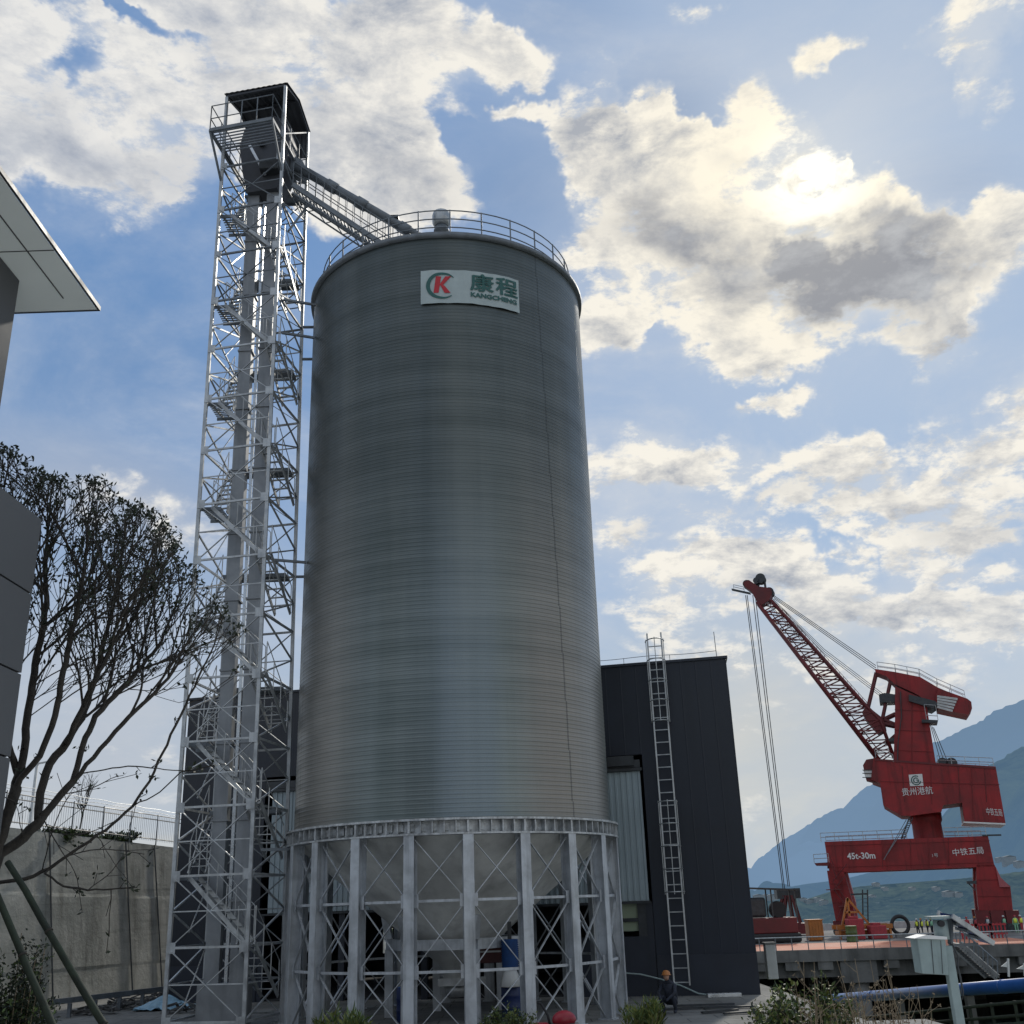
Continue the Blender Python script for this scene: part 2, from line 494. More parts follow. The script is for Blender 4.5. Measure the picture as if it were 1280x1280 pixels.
def tag(o, label, cat, group=None, kind=None):
    if label: o['label'] = label
    if cat: o['category'] = cat
    if group: o['group'] = group
    if kind: o['kind'] = kind
    return o

def thing(name, loc, label, cat, group=None):
    o = bpy.data.objects.new(name, None)
    COL.objects.link(o)
    o.location = loc
    o.empty_display_size = .3
    return tag(o, label, cat, group)

def structure(o):
    o['kind'] = 'structure'
    return o

def copy_thing(o, loc):
    r = o.copy(); COL.objects.link(r); r.location = loc
    def rec(src, dst):
        for ch in src.children:
            c = ch.copy(); COL.objects.link(c); c.parent = dst
            rec(ch, c)
    rec(o, r)
    return r

def text_faces(body, extr=0.0):
    """vertices and faces of lettering, scaled to height 1, lower left at the origin"""
    cu = bpy.data.curves.new('lettering', 'FONT')
    cu.body = body
    cu.size = 1.0
    cu.resolution_u = 3
    cu.offset = extr
    ob = bpy.data.objects.new('lettering', cu)
    COL.objects.link(ob)
    dg = bpy.context.evaluated_depsgraph_get()
    me = bpy.data.meshes.new_from_object(ob.evaluated_get(dg))
    vs = [v.co.copy() for v in me.vertices]
    fs = [tuple(p.vertices) for p in me.polygons]
    bpy.data.objects.remove(ob); bpy.data.curves.remove(cu); bpy.data.meshes.remove(me)
    x0 = min(v.x for v in vs); x1 = max(v.x for v in vs); y0 = min(v.y for v in vs); y1 = max(v.y for v in vs)
    return [((v.x - x0) / (x1 - x0), (v.y - y0) / (y1 - y0)) for v in vs], fs

def leafquad(mb, c, d, L, W, up):
    d = d.normalized()
    s_ = d.cross(up)
    if s_.length < 1e-3: s_ = Vector((1, 0, 0))
    s_.normalize()
    mb.add([c, c + d * (L * .5) + s_ * (W / 2), c + d * L, c + d * (L * .5) - s_ * (W / 2)], [(0, 1, 2, 3)])

def rv(a=1.0):
    while True:
        v = Vector((random.uniform(-1, 1), random.uniform(-1, 1), random.uniform(-1, 1)))
        if .05 < v.length < 1: return v.normalized() * a
# ------------------------------------------------------------------ the silo
SX, SY, SR = -2.27, 36.0, 5.13
SC = Vector((SX, SY, 0))
Z_RING, Z_EAVE = 5.55, 25.0
def spt(a_deg, r, z):              # a = 0 faces the camera side, positive to the right
    a = math.radians(a_deg)
    return Vector((SX + r * math.sin(a), SY - r * math.cos(a), z))

silo = thing('silo', (SX, SY, 0), 'tall round grey spiral steel silo on a ring of white columns', 'silo')

def build_silo():
    # spirally folded wall: one continuous fold climbing the shell
    n = 144; pitch = 0.125
    prof = [(0.0, 0.0), (0.058, 0.0), (0.070, 0.005), (0.098, 0.005), (0.110, 0.0)]
    rows = []
    k = 0; z = Z_RING - 2 * pitch
    while z < Z_EAVE + pitch:
        for dz, dr in prof: rows.append((z + dz, dr))
        z += pitch
    mb = MB()
    verts = []; faces = []
    nr = len(rows)
    for i, (zz, dr) in enumerate(rows):
        for j in range(n + 1):
            a = -180 + 360 * j / n
            zc = min(max(zz + pitch * j / n, Z_RING), Z_EAVE)
            verts.append(spt(a, SR + dr, zc))
    for i in range(nr - 1):
        for j in range(n):
            b = i * (n + 1) + j
            if verts[b].z >= Z_EAVE and verts[b + 1].z >= Z_EAVE: continue
            if verts[b + n + 1].z <= Z_RING and verts[b + n + 2].z <= Z_RING: continue
            faces.append((b, b + 1, b + n + 2, b + n + 1))
    mb.add(verts, faces)
    # material: coil bands, each with its own tone, and faint vertical runs
    m = bpy.data.materials.new('spiral_steel'); m.use_nodes = True
    t = m.node_tree; N = NT(t); b = t.nodes['Principled BSDF']
    P = N.n('ShaderNodeTexCoord').outputs['Object']
    sp = N.n('ShaderNodeSeparateXYZ', inp={0: P})
    ang = N.math('DIVIDE', N.math('ARCTAN2', sp.outputs[0], N.math('MULTIPLY', sp.outputs[1], -1.0)), 2 * math.pi)
    zt = N.math('SUBTRACT', sp.outputs[2], N.math('MULTIPLY', ang, pitch))
    turn = N.math('DIVIDE', zt, pitch)
    c1 = N.n('ShaderNodeCombineXYZ', inp={0: 0.0, 1: 0.0, 2: turn})
    band = N.noise(c1.outputs[0], 0.17, 6, .75).outputs['Fac']
    c2 = N.n('ShaderNodeCombineXYZ', inp={0: N.math('MULTIPLY', ang, 3.0), 1: 0.0, 2: N.math('MULTIPLY', zt, 0.55)})
    patch = N.noise(c2.outputs[0], 1.3, 4, .6).outputs['Fac']
    mp = N.n('ShaderNodeMapping', inp={0: P}); mp.inputs[3].default_value = (.55, .55, .03)
    run = N.noise(mp.outputs[0], 1.0, 4, .6).outputs['Fac']
    f = N.math('ADD', N.math('MULTIPLY', band, .52), N.math('ADD', N.math('MULTIPLY', patch, .35), N.math('MULTIPLY', run, .40)))
    cc = N.mix(N.mapr(f, .45, .82), (.078, .098, .096, 1), (.165, .190, .186, 1))
    # reflected light painted into the colour: lower wall lighter, top darker
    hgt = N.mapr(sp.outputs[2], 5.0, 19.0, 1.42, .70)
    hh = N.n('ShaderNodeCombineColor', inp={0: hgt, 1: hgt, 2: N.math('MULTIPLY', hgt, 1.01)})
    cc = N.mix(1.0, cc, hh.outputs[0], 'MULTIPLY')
    # painted sheen bands: brown low on both flanks, cooler in the middle
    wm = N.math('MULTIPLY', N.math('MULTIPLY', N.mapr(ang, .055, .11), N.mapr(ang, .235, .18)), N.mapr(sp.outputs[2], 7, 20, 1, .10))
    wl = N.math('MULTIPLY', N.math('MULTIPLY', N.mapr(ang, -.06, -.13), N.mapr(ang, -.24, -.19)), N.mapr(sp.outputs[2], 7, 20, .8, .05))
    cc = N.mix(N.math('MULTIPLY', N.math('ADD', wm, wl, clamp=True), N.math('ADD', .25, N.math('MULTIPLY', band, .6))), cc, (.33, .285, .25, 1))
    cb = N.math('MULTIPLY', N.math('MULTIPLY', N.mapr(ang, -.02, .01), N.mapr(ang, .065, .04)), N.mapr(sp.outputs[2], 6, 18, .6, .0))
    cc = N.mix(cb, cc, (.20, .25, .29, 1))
    # shallow seams where sheets meet
    fine = N.noise(P, 30, 3, .6).outputs['Fac']
    cc = N.mix(N.mapr(fine, .45, .75, 0, .18), cc, (.10, .11, .11, 1))
    for a0 in (-.175, .137):
        ln_ = N.math('ABSOLUTE', N.math('SUBTRACT', N.math('ADD', ang, N.math('MULTIPLY', N.math('SNAP', zt, 1.5), .0009)), a0))
        cc = N.mix(N.mapr(ln_, .0006, .0013, .55, 0), cc, (.04, .045, .045, 1))
    t.links.new(cc, b.inputs['Base Color'])
    b.inputs['Metallic'].default_value = .65
    t.links.new(N.mapr(f, .4, .8, .46, .34), b.inputs['Roughness'])
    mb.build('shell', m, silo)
    # eave ring and roof
    mb = MB().lathe((SX, SY, 0), [(SR - .06, Z_EAVE - .10), (SR + .12, Z_EAVE - .10), (SR + .14, Z_EAVE + .06), (SR + .02, Z_EAVE + .08)], 96, cap=False)
    mb.build('eave_ring', M['galv_dark'], silo)
    mb = MB().lathe((SX, SY, 0), [(SR + .05, Z_EAVE + .05), (.5, 27.85), (.5, 28.1), (.02, 28.2)], 64, cap=False)
    roof = mb.build('roof', M['galv_dark'], silo)
    for k in range(24):
        a = k * 15 + 4
        MB().bar(spt(a, SR, Z_EAVE + .12), spt(a, .6, 27.92), .06, .08).build('roof_rib', M['galv'], roof)
    # roof vent
    vp = Vector((-2.45, 35.7, 27.6))
    v = MB().lathe(vp, [(.25, 0), (.25, .92), (.31, .95), (.31, 1.05), (.25, 1.08), (.25, 1.25)], 20).build('vent_stack', M['galv_dark'], silo)
    MB().lathe(vp, [(.27, 1.22), (.36, 1.38), (.37, 1.72), (.33, 1.86), (.05, 1.93)], 20).build('vent_cap', M['galv'], v)
    # guard railing round the eave
    rr = 4.83
    rail = MB()
    for h in (.45, .80, 1.15):
        rail.tube([spt(a, rr, Z_EAVE + .1 + h) for a in range(0, 360, 5)], .022, 6, closed=True)
    rl = rail.build('guard_rail', M['galv_dark'], silo)
    for k in range(27):
        a = 5.2 + k * 360 / 27
        MB().bar(spt(a, rr, Z_EAVE + .02), spt(a, rr, Z_EAVE + 1.27), .05, .05).build('rail_post', M['galv_dark'], rl)
    # ring beam: top and bottom flanges, web and stiffeners
    mb = MB()
    for z0, z1, r0, r1 in ((5.47, 5.53, 5.0, 5.38), (5.08, 5.13, 4.98, 5.36), (5.13, 5.47, 5.10, 5.14)):
        mb.lathe((SX, SY, 0), [(r0, z0), (r1, z0), (r1, z1), (r0, z1), (r0, z0)], 120, cap=False, smooth=False)
    rb = mb.build('ring_beam', M['ringm'], silo)
    for k in range(100):
        a = 8 + k * 3.6
        R = Matrix.Rotation(math.radians(a), 3, 'Z')
        mb = MB().box(spt(a, 5.235, 5.30), (.06 if k % 5 == 0 else .03, .22, .32), R)
        mb.box(spt(a + .6, 5.175, 5.30), (.14, .05, .2), R)
        mb.build('stiffener', M['ringm'], rb)
    # hopper
    MB().lathe((SX, SY, 0), [(4.98, 5.18), (4.96, 5.05), (.42, 1.42), (.38, 1.10)], 64, cap=False).build('hopper', M['hopper'], silo)
    g = MB().box((SX, SY, 1.0), (1.0, 1.0, .22)).box((SX + .7, SY, 1.0), (.5, .3, .2)).lathe((SX, SY, .55), [(.3, 0), (.36, .36)], 16)
    g.build('slide_gate', M['galv'], silo)
    # inner frame carrying the hopper
    mb = MB()
    for k in range(6):
        a0, a1 = 20 + k * 60, 80 + k * 60
        mb.bar(spt(a0, 2.15, 2.12), spt(a1, 2.15, 2.12), .24, .30)
    fr = mb.build('inner_beam', M['column'], silo)
    for k in range(6):
        a = 20 + k * 60
        MB().bar(spt(a, 2.15, 0), spt(a, 2.15, 1.97), .26, .26).build('inner_post', M['column'], silo)
        MB().bar(spt(a, 2.15, 2.27), spt(a, 2.30, 2.95), .22, .22).build('bracket', M['column'], silo)
    # columns and bracing
    NC = 20; ph = 8.0; rc = 5.16
    for k in range(NC):
        a = ph + k * 360 / NC
        R = Matrix.Rotation(math.radians(a), 3, 'Z')
        mb = MB()
        mb.box(spt(a, rc + .17, 2.54), (.30, .022, 5.08), R)
        mb.box(spt(a, rc - .17, 2.54), (.30, .022, 5.08), R)
        mb.box(spt(a, rc, 2.54), (.022, .318, 5.08), R)
        mb.box(spt(a, rc, .02), (.42, .46, .04), R)
        c = mb.build('column', M['column'], silo)
        for z in (1.55, 3.35):
            for sg in (-1, 1):
                p = spt(a, rc, z) + R @ Vector((sg * .19, -.06, 0))
                MB().box(p, (.12, .016, .34), R).build('gusset', M['column'], c)
    for k in range(NC):
        a0 = ph + k * 360 / NC; a1 = a0 + 360 / NC
        e = 1.3
        for z in (1.55, 3.35):
            MB().bar(spt(a0 + e, rc, z), spt(a1 - e, rc, z), .07, .07).build('strut', M['column'], silo)
        for z0, z1 in ((3.42, 4.98), (1.62, 3.28), (.05, 1.48)):
            mb = MB()
            mb.bar(spt(a0 + e, rc + .03, z0), spt(a1 - e, rc + .03, z1), .065, .02)
            mb.bar(spt(a0 + e, rc - .03, z1), spt(a1 - e, rc - .03, z0), .065, .02)
            mb.build('cross_brace', M['column'], silo)

build_silo()

def cyl_hit(x, y, R):
    d = ray(x, y); o = CAM - SC
    A = d.x ** 2 + d.y ** 2; B = 2 * (o.x * d.x + o.y * d.y); C_ = o.x ** 2 + o.y ** 2 - R * R
    q = B * B - 4 * A * C_
    tt = (-B - math.sqrt(max(q, 0))) / (2 * A)
    p = CAM + d * tt
    return math.degrees(math.atan2(p.x - SX, SY - p.y)), p.z

def build_banner():
    aL, zT = cyl_hit(526, 338, SR + .06)
    aR, zTR = cyl_hit(648, 352, SR + .06)
    _, zB = cyl_hit(526, 381, SR + .06)
    _, zBR = cyl_hit(648, 391, SR + .06)
    zt, zb = (zT + zTR) / 2, (zB + zBR) / 2
    root_ = thing('banner', spt((aL + aR) / 2, SR, zb), 'pale company banner with a red K and green Chinese lettering on the silo wall', 'banner')
    def P(u, v, off=0.0):
        wob = .012 * math.sin(u * 17) + .008 * math.sin(u * 41 + v * 3)
        sag = (.05 * math.sin(math.pi * u)) * (1 - v) * .5
        return spt(aL + (aR - aL) * u, SR + .075 + off + wob, zb + (zt - zb) * v + sag)
    n = 48
    vs = [P(i / n, j / 6) for j in range(7) for i in range(n + 1)]
    fs = [(j * (n + 1) + i, j * (n + 1) + i + 1, (j + 1) * (n + 1) + i + 1, (j + 1) * (n + 1) + i) for j in range(6) for i in range(n)]
    b = MB().add(vs, fs, True)
    b.build('sheet', M['sign'], root_)
    asp = math.radians(aR - aL) * SR / (zt - zb)
    def letters(body, u0, u1, v0, v1, m, name, fat=.02):
        v, f = text_faces(body, fat)
        mb = MB(); w = .0010 if len(body) > 1 else .0060
        for q, (du, dv) in enumerate(((0, 0), (w, 0), (-w, 0), (0, w * 2.2), (0, -w * 2.2), (w, w * 2), (-w, -w * 2))):
            mb.add([P(u0 + du + (u1 - u0) * x, v0 + dv + (v1 - v0) * y, .02 + q * .0015) for x, y in v], f)
        mb.build(name, m, root_)
    letters('康', .485, .715, .40, .92, M['signgreen'], 'lettering', 0)
    letters('程', .745, .975, .40, .92, M['signgreen'], 'lettering', 0)
    letters('KANGCHENG', .485, .965, .20, .335, M['signgreen'], 'lettering', .03)
    # K with its C-shaped swoosh
    K = [(0.13, .30), (.18, .30), (.195, .46), (.215, .50), (.235, .30), (.29, .30), (.252, .57), (.30, .80), (.245, .80), (.212, .64), (.205, .80), (.155, .80)]
    def poly(pts, m, name):
        MB().add([P(x, y, .02) for x, y in pts], [tuple(range(len(pts)))]).build(name, m, root_)
    poly([(.125, .30), (.175, .30), (.200, .80), (.150, .80)], M['signred'], 'emblem_letter')
    poly([(.178, .52), (.240, .80), (.298, .80), (.215, .53)], M['signred'], 'emblem_letter')
    poly([(.183, .58), (.232, .52), (.290, .30), (.232, .30)], M['signred'], 'emblem_letter')
    vs = []; fs = []
    for i in range(41):
        th = math.radians(38 + 272 * i / 40)
        w = .10 * math.sin(math.pi * (i + 2) / 44) ** .8
        cx, cy, r = .205, .52, .40
        for rr in (r, r - w):
            vs.append(P(cx + math.cos(th) * rr / asp, cy + math.sin(th) * rr, .022))
    for i in range(40): fs.append((2 * i, 2 * i + 1, 2 * i + 3, 2 * i + 2))
    MB().add(vs, fs).build('emblem_swoosh', M['signgreen'], root_)

build_banner()
# ------------------------------------------------------------------ lattice tower
LEAN = .26
T_TOP = {'FL': (-10.80, 33.50), 'FR': (-8.36, 33.00), 'BR': (-8.00, 35.68), 'BL': (-10.44, 36.18)}
def tp(c, z):
    x, y = T_TOP[c]
    return Vector((x + LEAN * (1 - z / 33.8) * (1.5 if c == 'BR' else 1), y, z))
def tq(u, v, z):                   # inside the tower: u 0..1 left to right, v 0..1 front to back
    a = tp('FL', z).lerp(tp('FR', z), u); b = tp('BL', z).lerp(tp('BR', z), u)
    return a.lerp(b, v)

tower = thing('lattice_tower', (-9.3, 34.6, 0), 'tall galvanised lattice tower with stairs standing left of the silo', 'tower')

def build_tower():
    order = ['FL', 'FR', 'BR', 'BL']
    for c in order:
        MB().bar(tp(c, 0), tp(c, 33.7), .11, .11).build('leg', M['galv'], tower)
        MB().box(tp(c, .03), (.4, .4, .06)).build('base_plate', M['galv'], tower)
    nodes = [.3 + 2 * k for k in range(16)]       # 0.3 .. 30.3
    faces = [('FL', 'FR', 'front'), ('FR', 'BR', 'side'), ('BR', 'BL', 'rear'), ('BL', 'FL', 'side')]
    for a, b, kind in faces:
        for i, z in enumerate(nodes + [31.2]):
            MB().bar(tp(a, z), tp(b, z), .065, .065).build('girt', M['galv'] if i < 12 else M['galv_dark'], tower)  # upper members darker: backlit silhouette put into the steel colour
            if i < 15:
                for cc in (a,):
                    pl = tp(a, z).lerp(tp(b, z), .04)
        for i in range(15):
            z0, z1 = nodes[i], nodes[i + 1]; zm = (z0 + z1) / 2
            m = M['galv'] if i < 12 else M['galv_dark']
            mb = MB()
            out = (tp(a, zm) + tp(b, zm)) / 2 - tq(.5, .5, zm); out.z = 0; out = out.normalized() * .05
            if kind == 'front' or kind == 'rear':
                mb.bar(tp(a, z1) + out, tp(b, z0) + out, .05, .025)
                mb.bar(tp(a, z0) - out, tp(b, z1) - out, .05, .025)
            else:
                mb.bar(tp(a, z0), tp(b, zm), .05, .05)
                mb.bar(tp(b, zm), tp(a, z1), .05, .05)
            mb.build('diagonal_brace', m, tower)
            if kind == 'front' or (kind == 'side' and i % 2 == 0) or kind == 'rear':
                MB().bar(tp(a, zm), tp(b, zm), .035, .035).build('thin_strut', m, tower)
    # slim bright tie rods on the far left face
    for i in range(15):
        z0, z1 = nodes[i], nodes[i + 1]
        MB().tube([tp('BL', z1), tq(.02, .45, z0 + .4)], .025, 5).build('tie_rod', M['galv_bright'], tower)
    # node plates on the front legs
    for z in nodes:
        MB().box(tp('FL', z) + Vector((.08, -.07, 0)), (.26, .02, .30)).build('node_plate', M['galv'], tower)
        MB().box(tp('FR', z) + Vector((-.08, -.07, 0)), (.26, .02, .30)).build('node_plate', M['galv'], tower)
    # stairs winding round inside: front flight then side flight, 4 m per turn
    def flight(p, q, w):
        mb = MB()
        d = (q - p); side = Vector((-d.y, d.x, 0)).normalized() * (w / 2)
        for sg in (-1, 1):
            mb.bar(p + side * sg, q + side * sg, .04, .13)
        n = max(4, int(abs(d.z) / .21))
        for k in range(1, n):
            c = p.lerp(q, k / n)
            mb.bar(c - side, c + side, .12, .025)
        f = mb.build('stair_flight', M['galv'], tower)
        mb = MB()
        h = Vector((0, 0, 1.0))
        for sg in (-1, 1):
            mb.tube([p + side * sg + h, q + side * sg + h], .016, 5)
            for k in range(4):
                c = p.lerp(q, k / 3) + side * sg
                mb.tube([c, c + h], .018, 5)
        mb.build('handrail', M['galv'], f)
    def landing(c, sx, sy):
        mb = MB()
        for k in range(9): mb.box(c + Vector((0, (k / 8 - .5) * sy, 0)), (sx, .04, .04))
        mb.box(c + Vector((0, -sy / 2, -.06)), (sx, .05, .10))
        mb.box(c + Vector((0, sy / 2, -.06)), (sx, .05, .10))
        mb.build('landing', M['galv_dark'], tower)
    z = 2.3
    while z + 4 <= 30.4:
        flight(tq(.90, .24, z + .1), tq(.14, .24, z + 2.0), .62)
        landing(tq(.08, .35, z + 2.0), .7, 1.2)
        flight(tq(.12, .80, z + 3.9), tq(.08, .45, z + 2.1), .6)
        landing(tq(.5, .86, z + 4.0), 2.2, .6)
        flight(tq(.93, .10, z + .1), tq(.93, .80, z - 1.5), .55)
        z += 4
    # wall ties to the silo
    for zz in (23.0, 24.4, 14.3, 5.0):
        for vv in (.25, 1.0):
            p = tq(1, vv, zz)
            ax = Vector((SX - p.x, SY - p.y, 0)).normalized()
            e = Vector((SX, SY, zz)) - ax * (SR + .02)
            MB().bar(p, e, .08, .08).build('wall_tie', M['galv_dark'], tower)
    # top platform, overhanging the front by a metre, with its railing
    zf = 31.2
    L, Rr = tq(-.04, -.40, zf), tq(.98, -.40, zf)
    bl, br = tq(-.04, 1.0, zf), tq(1.0, 1.0, zf)
    mb = MB()
    d1 = (Rr - L)
    for k in range(9):                # open grating strips
        p = L.lerp(bl, k / 8 * .33); q = Rr.lerp(br, k / 8 * .33)
        mb.bar(p, q, .03, .05)
    mb.bar(L, Rr, .08, .14); mb.bar(L, bl, .08, .14); mb.bar(Rr, br, .08, .14)
    mb.build('platform', M['galv_dark'], tower)
    for c, e in (('FL', L), ('FR', Rr)):
        MB().bar(tp(c, 29.6), e, .07, .07).build('platform_bracket', M['galv_dark'], tower)
    rail = MB()
    h = 1.15
    for hh in (.55, h):
        for p, q in ((L, Rr), (L, bl), (Rr, br), (bl, br)):
            rail.tube([p + Vector((0, 0, hh)), q + Vector((0, 0, hh))], .022, 5)
    for p, q in ((L, Rr), (L, bl), (Rr, br)):
        for k in range(5):
            c = p.lerp(q, k / 4)
            rail.tube([c, c + Vector((0, 0, h))], .022, 5)
    rail.build('platform_railing', M['galv_dark'], tower)
    # gabled roof: ridge parallel to the front, rafters, purlins, end cladding
    e = .06
    FL, FR, BR, BL = (tp(c, 33.8) for c in order)
    up = Vector((0, 0, .42))
    rl = FL.lerp(BL, .5) + up; rr_ = FR.lerp(BR, .5) + up
    def roofsheet(p, q, r, s_):
        n = 24; vs = []; fs = []
        for i in range(n + 1):
            w = .025 if i % 2 else 0
            a = p.lerp(q, i / n) + Vector((0, 0, w)); b = s_.lerp(r, i / n) + Vector((0, 0, w))
            vs += [a, b]
            if i: fs.append((2 * i - 2, 2 * i, 2 * i + 1, 2 * i - 1))
        return vs, fs
    mb = MB()
    o = .10
    fl, fr = FL + Vector((-o, -o, 0)), FR + Vector((o, -o, 0))
    bl2, br2 = BL + Vector((-o, o, 0)), BR + Vector((o, o, 0))
    rl2, rr2 = rl + Vector((-o, 0, 0)), rr_ + Vector((o, 0, 0))
    mb.add(*roofsheet(fl, fr, rr2, rl2)); mb.add(*roofsheet(rl2, rr2, br2, bl2))
    rf = mb.build('roof', M['roofdark'], tower)
    mb = MB()
    for p, q in ((FL, rl), (rl, BL), (FR, rr_), (rr_, BR), (FL, FR), (BL, BR), (rl, rr_)):
        mb.bar(p - Vector((0, 0, .07)), q - Vector((0, 0, .07)), .09, .09)
    for k in (1, 2, 3):
        mb.bar(FL.lerp(FR, k / 4) - Vector((0, 0, .06)), rl.lerp(rr_, k / 4) - Vector((0, 0, .06)), .05, .05)
        mb.bar(BL.lerp(BR, k / 4) - Vector((0, 0, .06)), rl.lerp(rr_, k / 4) - Vector((0, 0, .06)), .05, .05)
    mb.build('rafters', M['roofdark'], rf)
    for a, b, s0 in ((FR, BR, 'BR'), (FL, BL, 'BL')):
        mb = MB()
        mb.bar(tp('FR' if s0 == 'BR' else 'FL', 31.4), b - Vector((0, 0, .1)), .05, .05)
        mb.build('gable_brace', M['galv_dark'], tower)
    # half-height sheeting on the rear side
    mb = MB()
    n = 26; vs = []; fs = []
    for i in range(n + 1):
        w = .03 if i % 2 else 0
        p = tp('BL', 33.75).lerp(tp('BR', 33.75), i / n) + Vector((0, -.08 + w, 0)); q = p.copy(); q.z = 32.35
        vs += [p, q]
        if i: fs.append((2 * i - 2, 2 * i, 2 * i + 1, 2 * i - 1))
    mb.add(vs, fs).build('sheeting', M['roofdark'], tower)

build_tower()

# bucket elevator standing inside the tower
elev = thing('bucket_elevator', tq(.5, .5, 0), 'grey twin-leg bucket elevator rising inside the lattice tower', 'bucket elevator')
def build_elevator():
    for u in (.34, .66):
        mb = MB()
        z = 1.2
        while z < 30.0:
            z1 = min(z + 2.4, 30.2)
            mb.bar(tq(u, .5, z), tq(u, .5, z1 - .02), .44, .40, up=Vector((0, 1, 0)))
            mb.bar(tq(u, .5, z1 - .06), tq(u, .5, z1), .54, .50, up=Vector((0, 1, 0)))
            z = z1
        mb.build('casing', M['casing'], elev)
    # bright bar standing in for the sliver of sky between the legs
    MB().bar(tq(.50, .52, .6), tq(.50, .52, 29.5), .10, .10, up=Vector((0, 1, 0))).build('sky_sliver', M['galv_bright'], elev)
    mb = MB()
    a, b = tq(.1, .5, 31.0), tq(.9, .5, 31.0)
    cx = (a + b) / 2
    # head: tapering underside, drum housing with rounded top
    prof = [(-.62, 29.7), (.62, 29.7), (1.0, 30.6), (1.05, 32.2), (.85, 32.9), (.35, 33.25), (-.45, 33.25), (-.9, 32.8), (-1.05, 32.0), (-.85, 30.7)]
    mb.prism([cx + Vector((x, -.42 - .2 * x, z - 31.0)) for x, z in prof], (.12, .95, 0))
    hd = mb.build('head', M['roofdark'], elev)
    MB().lathe(cx + Vector((-.1, -.62, .9)), [(.12, 0), (.12, .25)], 16, axis=Vector((0, 1, 0))).build('shaft', M['darkmetal'], hd)
    dm = MB().bar(cx + Vector((-.55, -.62, .75)), cx + Vector((.15, -.62, -.7)), .16, .10)
    dm.build('belt_guard', M['galv_bright'], elev)
    MB().box(cx + Vector((.35, -.7, -.45)), (.75, .5, .45)).build('motor', M['darkmetal'], elev, bevel=.04)
    MB().box(tq(.5, .5, .65), (1.5, .75, 1.2)).build('boot', M['casing'], elev, bevel=.03)
    # outlet spout
    mb = MB().prism([cx + Vector((.9, -.3, -.2)), cx + Vector((.9, -.3, .5)), cx + Vector((1.5, -.3, .2)), cx + Vector((1.75, -.3, -.35)), cx + Vector((1.5, -.3, -.6))], (0, .5, 0))
    mb.build('spout', M['galv_dark'], elev)
build_elevator()

# discharge pipe and inclined catwalk from tower to silo roof
def build_chute():
    a = at(369, 207, 34.2); b = at(575, 326, 35.9)
    r = thing('discharge_chute', b, 'round grey discharge pipe sloping from the tower top down to the silo roof', 'pipe')
    MB().tube([a, b], .19, 14).build('pipe', M['galv_dark'], r)
    for k in (.22, .40, .66, .82):
        c = a.lerp(b, k); d = (b - a).normalized()
        MB().tube([c - d * .22, c + d * .22], .235, 14).build('collar', M['galv_dark'], r)
    c = a.lerp(b, .60); MB().box(c + Vector((0, 0, .2)), (.35, .35, .12)).build('inspection_hatch', M['darkmetal'], r)
build_chute()

def build_catwalk():
    a = at(366, 231, 34.0); b = at(520, 333, 35.0)
    off = Vector((.10, .85, 0))
    r = thing('catwalk', (a + b) / 2, 'sloping steel catwalk with handrails bridging tower and silo roof', 'catwalk')
    d = b - a
    for o in (Vector((0, 0, 0)), off):
        mb = MB().bar(a + o, b + o, .10, .20)
        mb.build('stringer', M['galv_dark'], r)
    mb = MB()
    for k in range(36):
        p = a.lerp(b, k / 35)
        mb.bar(p, p + off, .04, .03)
    mb.build('grating', M['galv_dark'], r)
    # truss beneath: second chord and lacing
    lo = Vector((0, 0, -.36))
    mb = MB()
    for o in (Vector((0, 0, 0)), off):
        for k in range(14):
            p = a.lerp(b, k / 14) + o; q = a.lerp(b, (k + 1) / 14) + o
            mb.bar(p + (lo if k % 2 else Vector()), q + (Vector() if k % 2 else lo), .03, .03)
        mb.bar(a + o + lo, b + o + lo, .05, .05)
    mb.build('truss_lacing', M['galv_dark'], r)
    for sgn, o in ((0, Vector((0, 0, 0))), (1, off)):
        mb = MB(); H_ = 1.65 if sgn else 1.1
        for h in (H_ * .5, H_):
            mb.tube([a + o + Vector((0, 0, h)), b + o + Vector((0, 0, h))], .02, 5)
        n = 16
        for k in range(n + 1):
            p = a.lerp(b, k / n) + o
            mb.tube([p, p + Vector((0, 0, H_))], .016, 5)
        mb.build('handrail', M['galv_dark'], r)
    MB().bar(tq(1, .35, 27.6), a + off * .5 + d * .12, .08, .08).build('prop', M['galv_dark'], r)
build_catwalk()
# ------------------------------------------------------------------ dark warehouse behind the silo
WR = Vector((8.02, 40.0, 0)); WL = Vector((-14.05, 44.9, 0))
WH = 11.78
wdir = (WR - WL).normalized(); WLEN = (WR - WL).length
wback = Vector((-wdir.y, wdir.x, 0))
if wback.y < 0: wback = -wback
wback = Vector((.135, .991, 0)).normalized()
def wp(u, d, z):                    # u metres from the left corner, d metres behind the front face
    p = WL + wdir * u + wback * d
    return Vector((p.x, p.y, z))
def whit(x, y, d=0.0):              # survey: where a sight line meets the front wall
    r = ray(x, y); n = Vector((-wdir.y, wdir.x, 0))
    t = (WL + wback * d - CAM).dot(n) / r.dot(n)
    p = CAM + r * t
    return (p - WL).dot(wdir), p.z

